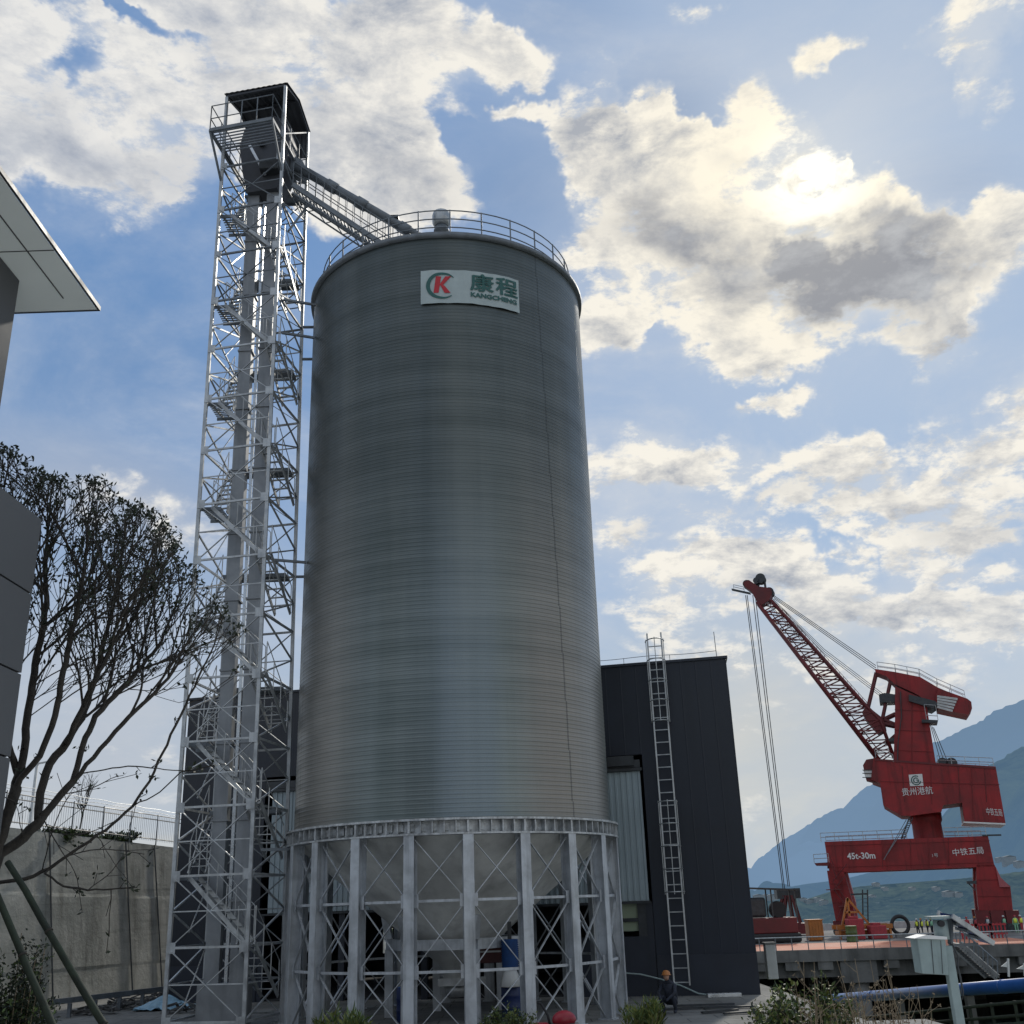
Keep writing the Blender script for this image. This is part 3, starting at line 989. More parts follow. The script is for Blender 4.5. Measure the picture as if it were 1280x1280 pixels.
ware = thing('warehouse', wp(WLEN / 2, 0, 0), 'dark navy metal-clad warehouse building behind the silo', 'building')
def build_ware():
    uP0 = whit(341, 1000)[0]; uP1 = whit(806, 1050)[0]
    zP1 = whit(780, 965)[1]; zP0 = whit(790, 1126)[1]
    DEP = 14.0
    W = M['cladding']
    wrot = Matrix((wdir, wback, Vector((0, 0, 1)))).transposed()
    def wbox(mb, u0, u1, d0, d1, z0, z1):
        mb.box(wp((u0 + u1) / 2, (d0 + d1) / 2, (z0 + z1) / 2), (u1 - u0, d1 - d0, z1 - z0), wrot)
        return mb
    zb = 1.32
    # front wall pieces, ribbed sheet: base sheet plus shallow ribs
    def clad(mb, u0, u1, z0, z1):
        n = max(1, int(round((u1 - u0) / .60)))
        vs = []; fs = []
        k = 0
        for i in range(n):
            a = u0 + (u1 - u0) * i / n; w = (u1 - u0) / n
            for du, dd in ((0, 0), (.90 * w, 0), (.92 * w, -.003), (.98 * w, -.003)):
                vs += [wp(a + du, dd, z0), wp(a + du, dd, z1)]
        vs += [wp(u1, 0, z0), wp(u1, 0, z1)]
        for i in range(len(vs) // 2 - 1): fs.append((2 * i, 2 * i + 2, 2 * i + 3, 2 * i + 1))
        return mb.add(vs, fs)
    mb = MB()
    clad(mb, 0, uP0 - .35, zb, WH); clad(mb, uP1 + .12, WLEN, zb, WH); clad(mb, uP0 - .35, uP1 + .12, zP1 + .62, WH)
    mb.build('front_wall', W, ware)
    mb = MB()
    wbox(mb, 0, uP0 - .35, .06, .28, 0, WH - .05); wbox(mb, uP1 + .12, WLEN, .06, .28, 0, WH - .05); wbox(mb, uP0 - .35, uP1 + .12, .06, .28, zP1 + .62, WH - .05)
    wbox(mb, 0, .25, .28, DEP, 0, WH - .05); wbox(mb, WLEN - .25, WLEN, .28, DEP, 0, WH - .05)
    mb.build('side_wall', W, ware)
    mb = MB()
    wbox(mb, 0, uP0 - .35, -.05, .05, 0, zb); mb.build('plinth', M['plinth'], ware)
    mb = MB(); wbox(mb, uP1 + .12, WLEN, -.05, .05, 0, zb); mb.build('plinth', M['plinth'], ware)
    mb = MB()
    wbox(mb, -.06, WLEN + .06, -.07, .30, WH, WH + .10); wbox(mb, -.06, .30, .30, DEP, WH, WH + .10); wbox(mb, WLEN - .30, WLEN + .06, .30, DEP, WH, WH + .10)
    mb.build('parapet_cap', M['plinth'], ware)
    mb = MB(); wbox(mb, .25, WLEN - .25, .28, DEP, WH - .5, WH - .3)
    mb.build('roof', M['inside'], ware)
    # back wall with window bays
    mb = MB()
    wins = [(5.0, 5.9), (8.2, 9.0), (19.9, 21.0)]
    u = .25
    for a, b in wins:
        wbox(mb, u, a, DEP - .25, DEP, 0, WH - .3); wbox(mb, a, b, DEP - .25, DEP, 0, 1.0); wbox(mb, a, b, DEP - .25, DEP, 3.0, WH - .3)
        u = b
    wbox(mb, u, WLEN - .25, DEP - .25, DEP, 0, WH - .3)
    mb.build('rear_wall', M['inside'], ware)
    for a, b in wins:
        mb = MB()
        for k in range(4): wbox(mb, a + (b - a) * k / 3 - .04, a + (b - a) * k / 3 + .04, DEP - .2, DEP - .1, 1.0, 3.0)
        wbox(mb, a, b, DEP - .2, DEP - .1, 2.25, 2.33); wbox(mb, a, b, DEP - .2, DEP - .1, 1.0, 1.08); wbox(mb, a, b, DEP - .2, DEP - .1, 2.92, 3.0)
        mb.build('window_frame', M['darkmetal'], ware)
    mb = MB(); wbox(mb, .25, WLEN - .25, .28, DEP - .25, .01, .06); mb.build('floor', M['inside'], ware)
    # pale ribbed panel over the open bays
    vs = []; fs = []; n = int((uP1 - uP0) / .22)
    for i in range(n):
        a = uP0 + (uP1 - uP0) * i / n; w = (uP1 - uP0) / n
        for du, dd in ((0, -.02), (.55 * w, -.02), (.62 * w, -.05), (.93 * w, -.05)):
            vs += [wp(a + du, dd, zP0), wp(a + du, dd, zP1)]
    for i in range(len(vs) // 2 - 1): fs.append((2 * i, 2 * i + 2, 2 * i + 3, 2 * i + 1))
    p = MB().add(vs, fs); wbox(p, uP0, uP1, .0, .10, zP0 - .02, zP1)
    pn = p.build('upper_panel', M['lightclad'], ware)
    mb = MB(); wbox(mb, uP0 - .3, uP1 + .08, -.12, .1, zP0 - .10, zP0 - .03); wbox(mb, uP0 - .3, uP1 + .08, -.16, .06, zP1 + .01, zP1 + .12)
    wbox(mb, uP0 - .3, uP1 + .02, -.10, .0, zP1 + .14, zP1 + .42)
    wbox(mb, uP1 - 1.2, uP1 - .2, -.28, -.11, zP1 + .2, zP1 + .56)
    mb.build('panel_trim', M['darkmetal'], ware)
    # posts, low sill wall and glazed bay in the opening
    k = 0
    for u in (uP0 - .25, uP0 + 3.1, uP0 + 6.4, uP0 + 9.6, uP1 - .02):
        mb = MB(); wbox(mb, u - .12, u + .12, .0, .24, 0, zP0 - .1)
        mb.build('bay_post', M['plinth'], ware)
    u0 = whit(769, 1140)[0]; u1 = whit(797, 1140)[0]
    z0 = whit(785, 1171)[1]; z1 = whit(785, 1128)[1]; zm = whit(785, 1150)[1]
    mb = MB(); wbox(mb, uP1 - 3.0, uP1, .02, .14, 0, z0)
    mb.build('sill_wall', M['plinth'], ware)
    fr = MB()
    wbox(fr, u0 - .6, uP1 - .1, .03, .11, zm - .06, zm + .06); wbox(fr, u0 + .12, u0 + .2, .05, .11, z0, z1)
    wbox(fr, u1, uP1 - .1, .02, .12, z0, z1)
    wbox(fr, u0 - .6, uP1 - .1, .05, .11, z1 + .0, zP0 - .1)
    wf = fr.build('window_frame', M['darkmetal'], ware)
    g = bpy.data.materials.new('window_glass'); g.use_nodes = True
    b = g.node_tree.nodes['Principled BSDF']; b.inputs['Base Color'].default_value = (.42, .50, .36, 1)
    b.inputs['Roughness'].default_value = .25; b.inputs['Transmission Weight'].default_value = .35
    mb = MB(); wbox(mb, u0 - .6, u1, .12, .13, zm, z1); wbox(mb, u0 + .2, u1, .12, .13, zm - .38, zm - .06)
    mb.build('pane', g, wf)
    # caged ladder
    uL = whit(834, 1000)[0]
    zt = whit(834, 792)[1]; zbm = .35
    w = .27
    mb = MB()
    lad = MB()
    for s_ in (-w, w): lad.bar(wp(uL + s_, -.30, zbm), wp(uL + s_, -.30, zt), .055, .055, up=Vector((0, 1, 0)))
    la = lad.build('ladder', M['galv'], ware)
    z = zbm + .1; k = 0
    while z < zt - .1:
        MB().bar(wp(uL - w, -.30, z), wp(uL + w, -.30, z), .035, .035).build('rung', M['galv'], la); z += .46
    for zz in [zt - .35 - i * .78 for i in range(5)] + [zt - 6.4 - i * .78 for i in range(5)]:
        pts = [wp(uL + .36 * math.cos(a), -.30 - .62 * math.sin(a), zz) for a in [math.pi * q / 10 for q in range(11)]]
        MB().tube(pts, .022, 6).build('cage_hoop', M['galv'], la)
    for (za, zc) in ((zt - 3.5, zt - .3), (zt - 9.6, zt - 6.35)):
        for a in (.12, .5, .88):
            q = math.pi * a
            MB().tube([wp(uL + .36 * math.cos(q), -.30 - .62 * math.sin(q), za), wp(uL + .36 * math.cos(q), -.30 - .62 * math.sin(q), zc)], .016, 5).build('cage_bar', M['galv'], la)
    mb = MB()
    for zz in (2.5, 5, 7.5, 10): 
        for s_ in (-w, w): mb.bar(wp(uL + s_, -.30, zz), wp(uL + s_, .0, zz), .04, .04)
    mb.build('ladder_bracket', M['galv'], la)
    # lightning rod and conductor along the roof edge
    uR = whit(896, 820)[0]
    mb = MB().tube([wp(uR, .1, WH), wp(uR - .02, .1, WH + 1.1)], .014, 5)
    mb.build('lightning_rod', M['galv_dark'], ware)
    mb = MB().tube([wp(u, .1, WH + .34 + .02 * math.sin(u * 2)) for u in [uR - i * .4 for i in range(36)]], .011, 4)
    for i in range(8): mb.tube([wp(uR - i * 1.8, .1, WH + .08), wp(uR - i * 1.8, .1, WH + .35)], .010, 4)
    mb.build('roof_conductor', M['galv_dark'], ware)
build_ware()

def build_cable():
    pts = []
    keys = [(752, 1217), (775, 1216), (800, 1218), (825, 1224), (850, 1232), (872, 1242), (888, 1248.5)]
    for x, y in keys:
        u, z = whit(x, y, -.35); pts.append(wp(u, -.35, max(z, .03)))
    o = MB().tube(pts, .03, 6).build('hose', M['teal'])
    tag(o, 'thin grey hose arching down against the dark warehouse wall to the pavement', 'hose')
build_cable()

# ------------------------------------------------------------------ pale-eaved office building, upper left
off_b = thing('office_building', (-8.5, 8, 0), 'grey panelled building corner with a pale overhanging eave at the left edge', 'building')
def build_office():
    zs = 10.72
    x1 = -5.38; xw = -6.07; yw = 11.29; yt = 12.03
    MB().add([(x1, -6, zs), (x1, yt, zs), (-16, yt, zs), (-16, -6, zs)], [(0, 1, 2, 3)]).build('soffit', M['soffit'], off_b)
    mb = MB().box(((x1 - 16) / 2 - .5, (yt - 6) / 2 - .5, zs + .06), (15 + x1, yt + 5, .08))
    mb.build('roof', M['darkmetal'], off_b)
    mb = MB().box((x1 + .02, (yt - 6) / 2, zs + .025), (.03, yt + 6.06, .06)).box(((x1 - 16) / 2, yt + .02, zs + .025), (16 + x1 + .06, .03, .06))
    mb.build('fascia', M['darkmetal'], off_b)
    for k in range(5):
        MB().box((x1 - 5, yt - 1.35 - k * 2.4, zs - .004), (10, .012, .006)).build('soffit_joint', M['walldark'], off_b)
    MB().box((x1 - .32, (yt - 6) / 2, zs - .006), (.015, yt + 5.4, .006)).build('soffit_joint', M['walldark'], off_b)
    # upper wall
    mb = MB().box(((xw - 15) / 2, (yw - 6) / 2, 9.2), (15 + xw, yw + 6, 3.02))
    mb.build('upper_wall', M['walldark'], off_b)
    # lower volume, clad in large stone panels with open joints
    yl = 12.6; xl = -6.0
    zt = at(53, 650, yl).z
    xl = at(53, 650, yl).x
    joints = [zt, at(43, 740, yl - .1).z, at(27, 840, yl - .1).z]
    st = joints[1] - joints[2]
    while joints[-1] > st: joints.append(joints[-1] - st)
    joints.append(0.0)
    MB().box(((xl - 15) / 2 - .06, (yl - 6) / 2 - .03, zt / 2), (15 + xl - .04, yl + 6 - .06, zt - .04)).build('lower_wall', M['walldark'], off_b)
    mb = MB()
    for i in range(len(joints) - 1):
        z1, z0 = joints[i] - (.012 if i else 0), joints[i + 1] + .012
        y = yl
        while y > -5:
            y0 = max(y - 2.4, -6)
            mb.box((xl - .03, (y + y0) / 2, (z0 + z1) / 2), (.05, y - y0 - .02, z1 - z0))
            y = y0
        x = xl - .06
        while x > -14:
            mb.box((x - 1.2, yl - .0, (z0 + z1) / 2), (2.38, .05, z1 - z0)); x -= 2.4
    mb.build('facing_panels', M['panelgrey'], off_b)
build_office()
# ------------------------------------------------------------------ portal crane on the quay
Z_DECK = -2.0
cdir = ray(1140, 1100); cdir.z = 0; cdir.normalize()
cside = Vector((cdir.y, -cdir.x, 0))
C0 = Vector((0, 0, EYE)) + cdir * 158.0
def cp(x, y, d=0.0):                 # survey point on the crane's own vertical plane, d metres behind it
    r = ray(x, y)
    t = (C0 - CAM).dot(cdir) / r.dot(cdir)
    return CAM + r * t + cdir * d
base = cp(1140, 1160); base = Vector((base.x, base.y, Z_DECK))
crane = thing('portal_crane', base, 'large red portal crane with lattice jib standing on the quay', 'crane')
def cprism(pts, d0, d1):
    return MB().prism([cp(x, y, d0) for x, y in pts], cdir * (d1 - d0))
def cbar(mb, a, b, w, d=0.0, h=None, d2=None):
    return mb.bar(cp(*a, d), cp(*b, d if d2 is None else d2), w, h)
def crail(pts, d, h=1.1, name='railing', par=None, step=1.6, m=None):
    mb = MB()
    P = [cp(x, y, d) for x, y in pts]
    for hh in (.55, h): mb.tube([p + Vector((0, 0, hh)) for p in P], .045, 4)
    for i in range(len(P) - 1):
        L = (P[i + 1] - P[i]).length; n = max(1, int(L / step))
        for k in range(n + 1):
            c = P[i].lerp(P[i + 1], k / n); mb.tube([c, c + Vector((0, 0, h))], .04, 4)
    return mb.build(name, m or M['galv'], par or crane)

def build_crane():
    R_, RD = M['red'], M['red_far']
    D0, D1 = -5.0, 5.0               # portal depth
    def fz(p, z):
        p = p.copy(); p.z = z; return p
    # portal beam (front and rear girders, cross girders)
    for d in (D0, D1 - 2.2):
        b = cprism([(1034, 1054), (1232, 1047), (1240, 1084), (1055, 1091), (1040, 1091)], d, d + 2.2)
        g = fix_normals(b.build('girder', R_, crane))
    mb = MB()
    for x0, x1 in ((1036, 1056), (1140, 1182), (1212, 1232)):
        mb.prism([cp(x0, 1056, D0 + 2.2), cp(x1, 1055, D0 + 2.2), cp(x1, 1083, D0 + 2.2), cp(x0, 1086, D0 + 2.2)], cdir * 5.6)
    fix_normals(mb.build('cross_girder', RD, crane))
    # legs
    LEGL = [(1037, 1089), (1057, 1089), (1068, 1128), (1071, 1150), (1048, 1151), (1042, 1120)]
    LEGR = [(1218, 1082), (1240, 1082), (1246, 1097), (1259, 1108), (1262, 1137), (1221, 1138), (1218, 1110)]
    for d in (D0, D1 - 2.0):
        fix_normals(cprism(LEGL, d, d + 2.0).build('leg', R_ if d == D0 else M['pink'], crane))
        fix_normals(cprism(LEGR, d, d + 2.0).build('leg', R_, crane))
        for x0, x1, ya in ((1043, 1074, 1150), (1215, 1270, 1137)):
            n = 2 if x1 - x0 < 40 else 3
            for k in range(n):
                a = x0 + (x1 - x0) * k / n; b = x0 + (x1 - x0) * (k + 1) / n
                pa, pb = cp(a + 1, ya, d), cp(b - 1, ya, d)
                zt = Z_DECK + 2.1
                mb = MB().prism([fz(pa, pa.z), fz(pb, pb.z), fz(pb, Z_DECK + 1.0), fz(pa, Z_DECK + 1.0)], cdir * 1.6)
                bg = fix_normals(mb.build('bogie', RD, crane))
                for q in (.28, .72):
                    c = pa.lerp(pb, q); c.z = Z_DECK + .5
                    MB().lathe(c - cdir * .1, [(.48, 0), (.5, .1), (.5, .5), (.48, .6)], 16, axis=cdir).build('wheel', M['darkmetal'], bg)
    fix_normals(MB().prism([cp(1241, 1084, D0 - .05), cp(1247, 1097, D0 - .05), cp(1259, 1109, D0 - .05), cp(1246, 1109, D0 - .05)], cdir * -.2).build('leg_patch', M['pink'], crane))
    # stairs up the left leg
    mb = MB()
    for a, b in (((1052, 1157), (1061, 1132)), ((1061, 1132), (1046, 1112)), ((1046, 1112), (1063, 1091)), ((1042, 1080), (1050, 1100))):
        mb.bar(cp(*a, D0 - .8), cp(*b, D0 - .8), .5, .12)
        mb.tube([cp(*a, D0 - 1.1) + Vector((0, 0, 1)), cp(*b, D0 - 1.1) + Vector((0, 0, 1))], .05, 4)
    for p in ((1061, 1132), (1046, 1112)):
        mb.box(cp(*p, D0 - .8), (1.8, 1.0, .12))
    mb.build('leg_stair', M['red_far'], crane)
    mb = MB()
    for k in range(9):
        mb.bar(cp(1082, 1158 - k * 5, D0 + .2), cp(1086, 1158 - k * 5, D0 + .2), .06, .06)
    for x in (1081, 1087): mb.bar(cp(x, 1160, D0 + .2), cp(x - 1, 1112, D0 + .2), .14, .14)
    mb.bar(cp(1066, 1118, D0 + .2), cp(1086, 1117, D0 + .2), .3, .2)
    mb.build('service_ladder', M['darkmetal'], crane)
    mb = MB().prism([cp(1022, 1080, D0 - .4), cp(1040, 1079, D0 - .4), cp(1040, 1083, D0 - .4), cp(1024, 1083, D0 - .4)], cdir * 2.4)
    fix_normals(mb.build('side_platform', RD, crane))
    crail([(1022, 1080), (1040, 1079)], D0 - .4)
    mb = MB().prism([cp(1206, 1102, D0 - .3), cp(1218, 1101, D0 - .3), cp(1218, 1105, D0 - .3), cp(1207, 1105, D0 - .3)], cdir * 1.5)
    mb.bar(cp(1208, 1104, D0), cp(1217, 1113, D0), .15, .15)
    fix_normals(mb.build('side_platform', M['darkmetal'], crane))
    # portal deck railings
    crail([(1030, 1054), (1134, 1050)], D0 - .1); crail([(1180, 1048), (1230, 1047)], D0 - .1)
    crail([(1030, 1054), (1134, 1050)], D1 - .4); crail([(1180, 1048), (1230, 1047)], D1 - .4)
    MB().bar(cp(1225, 1046.5, D0), cp(1248, 1046, D0), .25, .2).build('cable_arm', M['darkmetal'], crane)
    mb = MB()
    for o in (0, 7): mb.bar(cp(1106 + 2 * o * .3, 1076 - o, D0 - .35), cp(1134 + o * .4, 1026 + o * .3, D0 - .35), .09, .09)
    mb.build('stair', M['galv_dark'], crane)
    mb = MB()
    for k in range(11):
        a = cp(1129 + k * .9, 1049 - k * 2.2, D0 + 1.2); mb.bar(a, a + cside * .1 + cdir * 1.0, .3, .06)
    mb.bar(cp(1127, 1050, D0 + 1.2), cp(1137, 1024, D0 + 1.2), .12, .2); mb.bar(cp(1131, 1050, D0 + 1.2), cp(1141, 1024, D0 + 1.2), .1, .1)
    mb.build('slewing_stair', M['darkmetal'], crane)
    # pedestal
    c = cp(1161, 1048); rr = (cp(1180, 1040) - cp(1142, 1040)).length / 2
    zt = cp(1161, 1021).z; zb = cp(1161, 1050).z - .3
    MB().lathe((c.x, c.y, 0), [(rr * 1.02, zb), (rr, zb + .6), (rr * .98, zt - .9), (rr * 1.08, zt - .5), (rr * 1.10, zt + .4)], 32).build('pedestal', R_, crane)
    # machinery house
    H = [(1093, 951), (1120, 957), (1160, 959), (1196, 959), (1242, 962), (1254, 1031), (1204, 1029), (1201, 1006), (1178, 1009), (1176, 1017), (1139, 1022), (1127, 1022), (1105, 1009), (1101, 982), (1090, 978)]
    hs = fix_normals(cprism(H, -4.0, 4.0).build('machinery_house', R_, crane))
    fix_normals(cprism([(1203, 1029), (1254, 1031.2), (1254, 1033), (1203, 1030.8)], -4.05, 4.0).build('ballast_plate', M['white'], crane))
    mb = MB(); 
    for x in (1128, 1196, 1228): mb.bar(cp(x, 961, -4.03), cp(x + 3, 1005, -4.03), .08, .05)
    mb.bar(cp(1095, 953.5, -4.04), cp(1242, 964, -4.04), .10, .25)
    mb.build('panel_seam', RD, hs)
    # cab at the front
    cab = fix_normals(cprism([(1080, 960), (1084, 953), (1096, 951), (1096, 981), (1084, 978)], -3.6, -1.2).build('cab', RD, crane))
    fix_normals(cprism([(1080.5, 966), (1091, 966), (1092, 975), (1083, 975)], -3.68, -3.62).build('window', M['white'], cab))
    mb = MB()
    for y in (966, 970, 975): mb.bar(cp(1079.5, y, -3.75), cp(1093, y, -3.75), .10, .1)
    mb.build('window_bar', M['darkmetal'], cab)
    crail([(1096, 951), (1118, 957)], -3.9, par=crane); crail([(1172, 959), (1240, 962)], -3.9, par=crane); crail([(1172, 959), (1240, 962)], 3.9, par=crane)
    # winches
    mb = MB()
    for x in (1178, 1189): mb.lathe(cp(x, 956, -2.0), [(.75, 0), (.75, .2), (.45, .25), (.45, 1.6), (.75, 1.65), (.75, 1.85)], 16, axis=cdir)
    mb.build('winch_drum', M['darkmetal'], crane)
    # mast
    fix_normals(cprism([(1119, 861), (1148, 874), (1158, 884), (1170, 960), (1117, 960), (1119, 900)], -2.2, 2.2).build('mast', R_, crane))
    mb = cprism([(1136, 872), (1168, 880), (1172, 884), (1165, 889), (1136, 880)], -2.8, 2.6)
    mb.prism([cp(1152, 903, -3), cp(1172, 904, -3), cp(1171, 907, -3), cp(1152, 907, -3)], cdir * 3)
    mb.prism([cp(1099, 871, -2), cp(1106, 869, -2), cp(1120, 871, -2), cp(1120, 880, -2), cp(1100, 881, -2)], cdir * 3)
    mb.prism([cp(1108, 926, -2), cp(1120, 924, -2), cp(1120, 929, -2), cp(1110, 929, -2)], cdir * 3)
    fix_normals(mb.build('mast_platform', M['darkmetal'], crane))
    crail([(1158, 903), (1172, 904)], -3.0, 2.0)
    # tail beam with ribbed counterweight
    fix_normals(cprism([(1094, 839), (1120, 843), (1150, 849), (1172, 862), (1184, 876), (1172, 886), (1160, 880), (1145, 870), (1128, 862), (1119, 858), (1108, 848), (1095, 843)], -1.8, 1.8).build('tail_beam', R_, crane))
    cw = fix_normals(cprism([(1172, 864), (1208, 877), (1213, 881), (1214, 889), (1209, 897), (1172, 889), (1169, 876)], -2.6, 2.6).build('counterweight', R_, crane))
    mb = MB()
    for k in range(5):
        mb.bar(cp(1171, 874.5 + k * 3.2, -2.72), cp(1196 - k * 1.5, 878 + k * 3.6, -2.72), .2, .30)
    mb.build('rib', M['offwhite'], cw)
    crail([(1098, 840), (1120, 843), (1150, 849), (1172, 861), (1206, 876)], -1.8, 1.1)
    crail([(1098, 840), (1120, 843), (1150, 849), (1172, 861), (1206, 876)], 1.8, 1.1)
    for d in (-1.4, 1.4):
        mb = MB(); cbar(mb, (1095, 843), (1085, 885), .35, d); cbar(mb, (1113, 852), (1103, 899), .35, d)
        mb.build('pendant_strut', RD, crane)
    mb = MB()
    for a, b in (((1104, 900), (1119, 893)), ((1104, 905), (1119, 908)), ((1108, 930), (1119, 920)), ((1104, 900), (1119, 906))):
        cbar(mb, a, b, .3, -1.2); cbar(mb, a, b, .3, 1.2)
    mb.build('luffing_rack', RD, crane)
    # jib
    A = {'l': [(1099, 951), (947, 754)], 'u': [(965, 752), (1085, 886), (1101, 902), (1117, 946)]}
    n = 17
    def jl(t, d): return cp(1099 + (947 - 1099) * t, 951 + (754 - 951) * t, d)
    up = [(1117, 946), (1101, 902), (1085, 886), (965, 752)]
    tt = [0, .20, .30, 1.0]
    def ju(t, d):
        for i in range(3):
            if t <= tt[i + 1]:
                k = (t - tt[i]) / (tt[i + 1] - tt[i])
                return cp(up[i][0] + (up[i + 1][0] - up[i][0]) * k, up[i][1] + (up[i + 1][1] - up[i][1]) * k, d)
    def hw(t): return 1.9 - 1.1 * t
    for d in (-1, 1):
        MB().tube([jl(0, d * hw(0)), jl(1, d * hw(1))], .26, 8).build('jib_chord', RD, crane)
        MB().tube([ju(t, d * hw(t)) for t in (0, .2, .3, 1)], .22, 8).build('jib_chord', RD, crane)
    for i in range(n):
        t0, t1 = i / n, (i + 1) / n
        mb = MB()
        for d in (-1, 1):
            a, b = jl(t0, d * hw(t0)), jl(t1, d * hw(t1)); c, e = ju(t0, d * hw(t0)), ju(t1, d * hw(t1))
            tm = (t0 + t1) / 2
            mb.bar(a, ju(tm, d * hw(tm)), .16, .16); mb.bar(ju(tm, d * hw(tm)), b, .16, .16)
            if i % 2 == 0: mb.bar(b, e, .09, .09)
        mb.bar(jl(t0, -hw(t0)), jl(t1, hw(t1)), .09, .09); mb.bar(ju(t0, hw(t0)), ju(t1, -hw(t1)), .09, .09)
        mb.bar(jl(t1, -hw(t1)), jl(t1, hw(t1)), .09, .09); mb.bar(ju(t1, -hw(t1)), ju(t1, hw(t1)), .09, .09)
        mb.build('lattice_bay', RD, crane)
    mb = MB()                          # jib walkway with rail
    mb.bar(jl(.05, 0).lerp(ju(.05, 0), .35), jl(.95, 0).lerp(ju(.95, 0), .35), .5, .12)
    for k in range(24):
        t = .28 + k * .028; p = ju(t, 1.0); mb.tube([p, p + Vector((0, 0, 1.0))], .03, 4)
    mb.tube([ju(.28, 1.0) + Vector((0, 0, 1)), ju(.92, 1.0) + Vector((0, 0, 1))], .035, 4)
    mb.build('jib_walkway', RD, crane)
    mb = cprism([(1084, 884), (1103, 899), (1108, 912), (1098, 918), (1082, 900), (1078, 892)], -1.6, 1.6)
    fix_normals(mb.build('jib_gusset', RD, crane))
    # jib head
    hd = fix_normals(cprism([(930, 730), (937, 727), (949, 735), (964, 737), (966, 742), (963, 752), (953, 758), (946, 752), (940, 741), (932, 735)], -1.0, 1.0).build('jib_head', RD, crane))
    mb = MB()
    for x, y, r in ((951, 724, .75), (934, 731, .6), (962, 741, .7), (946, 727, .5)):
        mb.lathe(cp(x, y, -.7), [(r, 0), (r * .8, .2), (r * .8, 1.2), (r, 1.4)], 16, axis=cdir)
    mb.bar(cp(946, 736, 0), cp(951, 718, 0), .4, .5); mb.bar(cp(957, 736, 0), cp(955, 722, 0), .25, .4)
    mb.build('head_sheave', M['darkmetal'], hd)
    mb = MB().bar(cp(915, 737, 0), cp(938, 742, 0), .9, .15)
    mb.build('head_platform', M['darkmetal'], hd)
    crail([(917, 737), (930, 740)], .4, .9, par=hd); crail([(958, 758), (1004, 808)], -.9, .9, par=crane)
    # ropes
    for i in range(3):
        d = -.6 + .6 * i
        MB().tube([cp(967, 745 + i, d), cp(1095, 833 + i * 2, d)], .05, 4).build('stay_rope', M['darkmetal'], crane)
        MB().tube([cp(966, 749 + i, d), cp(1030, 812 + i * 2, d), cp(1105, 869 + i * 2, d)], .04, 4).build('stay_rope', M['darkmetal'], crane)
    for i in range(3):
        MB().tube([cp(1163 + i * 2, 908, -1 + i), cp(1176 + i * 5, 954, -1 + i)], .05, 4).build('winch_rope', M['darkmetal'], crane)
    for x0, y0, x1, y1 in ((932, 744, 979, 1113), (934, 744, 981, 1113), (941, 744, 985, 1108), (944, 744, 987, 1108)):
        MB().tube([cp(x0, y0), cp(x1, y1)], .06, 4).build('hoist_rope', M['darkmetal'], crane)
    # plate joints and stiffeners on the near faces
    M['joint'] = mat('joint_red', (.19, .016, .018), .6, 0, .2, .5)
    def joint(x0, y0, x1, y1, d, w=.09):
        MB().bar(cp(x0, y0, d), cp(x1, y1, d), w, .06).build('plate_joint', M['joint'], crane)
    for x in (1056, 1104, 1138, 1160, 1184):
        joint(x, 1053.5 - (x - 1034) * .03, x + .6, 1088 - (x - 1034) * .03, D0 - .03)
    joint(1036, 1059, 1234, 1052.5, D0 - .035, .06); joint(1040, 1085, 1238, 1079, D0 - .035, .06)
    for x0, y0, x1, y1 in ((1040, 1105, 1062, 1105), (1044, 1128, 1067, 1128), (1219, 1100, 1248, 1100), (1220, 1120, 1260, 1120)):
        joint(x0, y0, x1, y1, D0 - .03)
    for x0, y0, x1, y1 in ((1118.5, 890, 1158, 892), (1118, 915, 1162, 917), (1117.5, 940, 1166, 942), (1140, 874, 1140, 958)):
        joint(x0, y0, x1, y1, -2.23)
    for x0, y0, x1, y1 in ((1101, 980, 1247, 984), (1163, 961, 1164, 1008), (1212, 962, 1215, 1028)):
        joint(x0, y0, x1, y1, -4.03)
    MB().tube([cp(1122, 958, -2.4), cp(1123, 930, -2.4), cp(1127, 900, -2.4), cp(1126, 868, -2.4)], .07, 5).build('cable', M['darkmetal'], crane)
    # writing
    def sign(body, x0, y0, x1, y1, h, m, d, name='lettering', fat=0, shear=0):
        v, f = text_faces(body, fat)
        a, b = cp(x0, y0, d), cp(x1, y1, d)
        mb = MB().add([a.lerp(b, x) + Vector((0, 0, h * y)) for x, y in v], f)
        return mb.build(name, m, crane)
    px = (cp(1141, 1000) - cp(1140, 1000)).length
    sign('45t-30m', 1062, 1075.5, 1096, 1074.5, 8 * px, M['white'], D0 - .06, fat=.02)
    sign('中铁五局', 1190, 1071.5, 1227, 1068.5, 8.5 * px, M['white'], D0 - .06)
    sign('1号', 1165, 1073, 1172, 1072.5, 4.5 * px, M['offwhite'], D0 - .06)
    sign('贵州港航', 1128.5, 998, 1166, 995.5, 10 * px, M['white'], -4.08)
    sign('中铁五局', 1231.5, 1021, 1250.5, 1023, 9 * px, M['white'], -4.08)
    q = MB().add([cp(1136, 972, -4.07), cp(1152.5, 971, -4.07), cp(1154, 985.5, -4.07), cp(1137.5, 986, -4.07)], [(0, 1, 2, 3)]).build('emblem_plate', M['white'], crane)
    vs = []; fs = []
    def ring(r0, r1, a0, a1, n=24):
        mb = MB(); vs = []; c = cp(1145, 978.8, -4.12)
        for i in range(n + 1):
            a = math.radians(a0 + (a1 - a0) * i / n)
            for r in (r0, r1): vs.append(c + cside * (r * px * math.cos(a)) + Vector((0, 0, r * px * math.sin(a))))
        return mb.add(vs, [(2 * i, 2 * i + 1, 2 * i + 3, 2 * i + 2) for i in range(n)])
    ring(5.0, 6.2, 55, 345).build('emblem', M['signgreen'], crane)
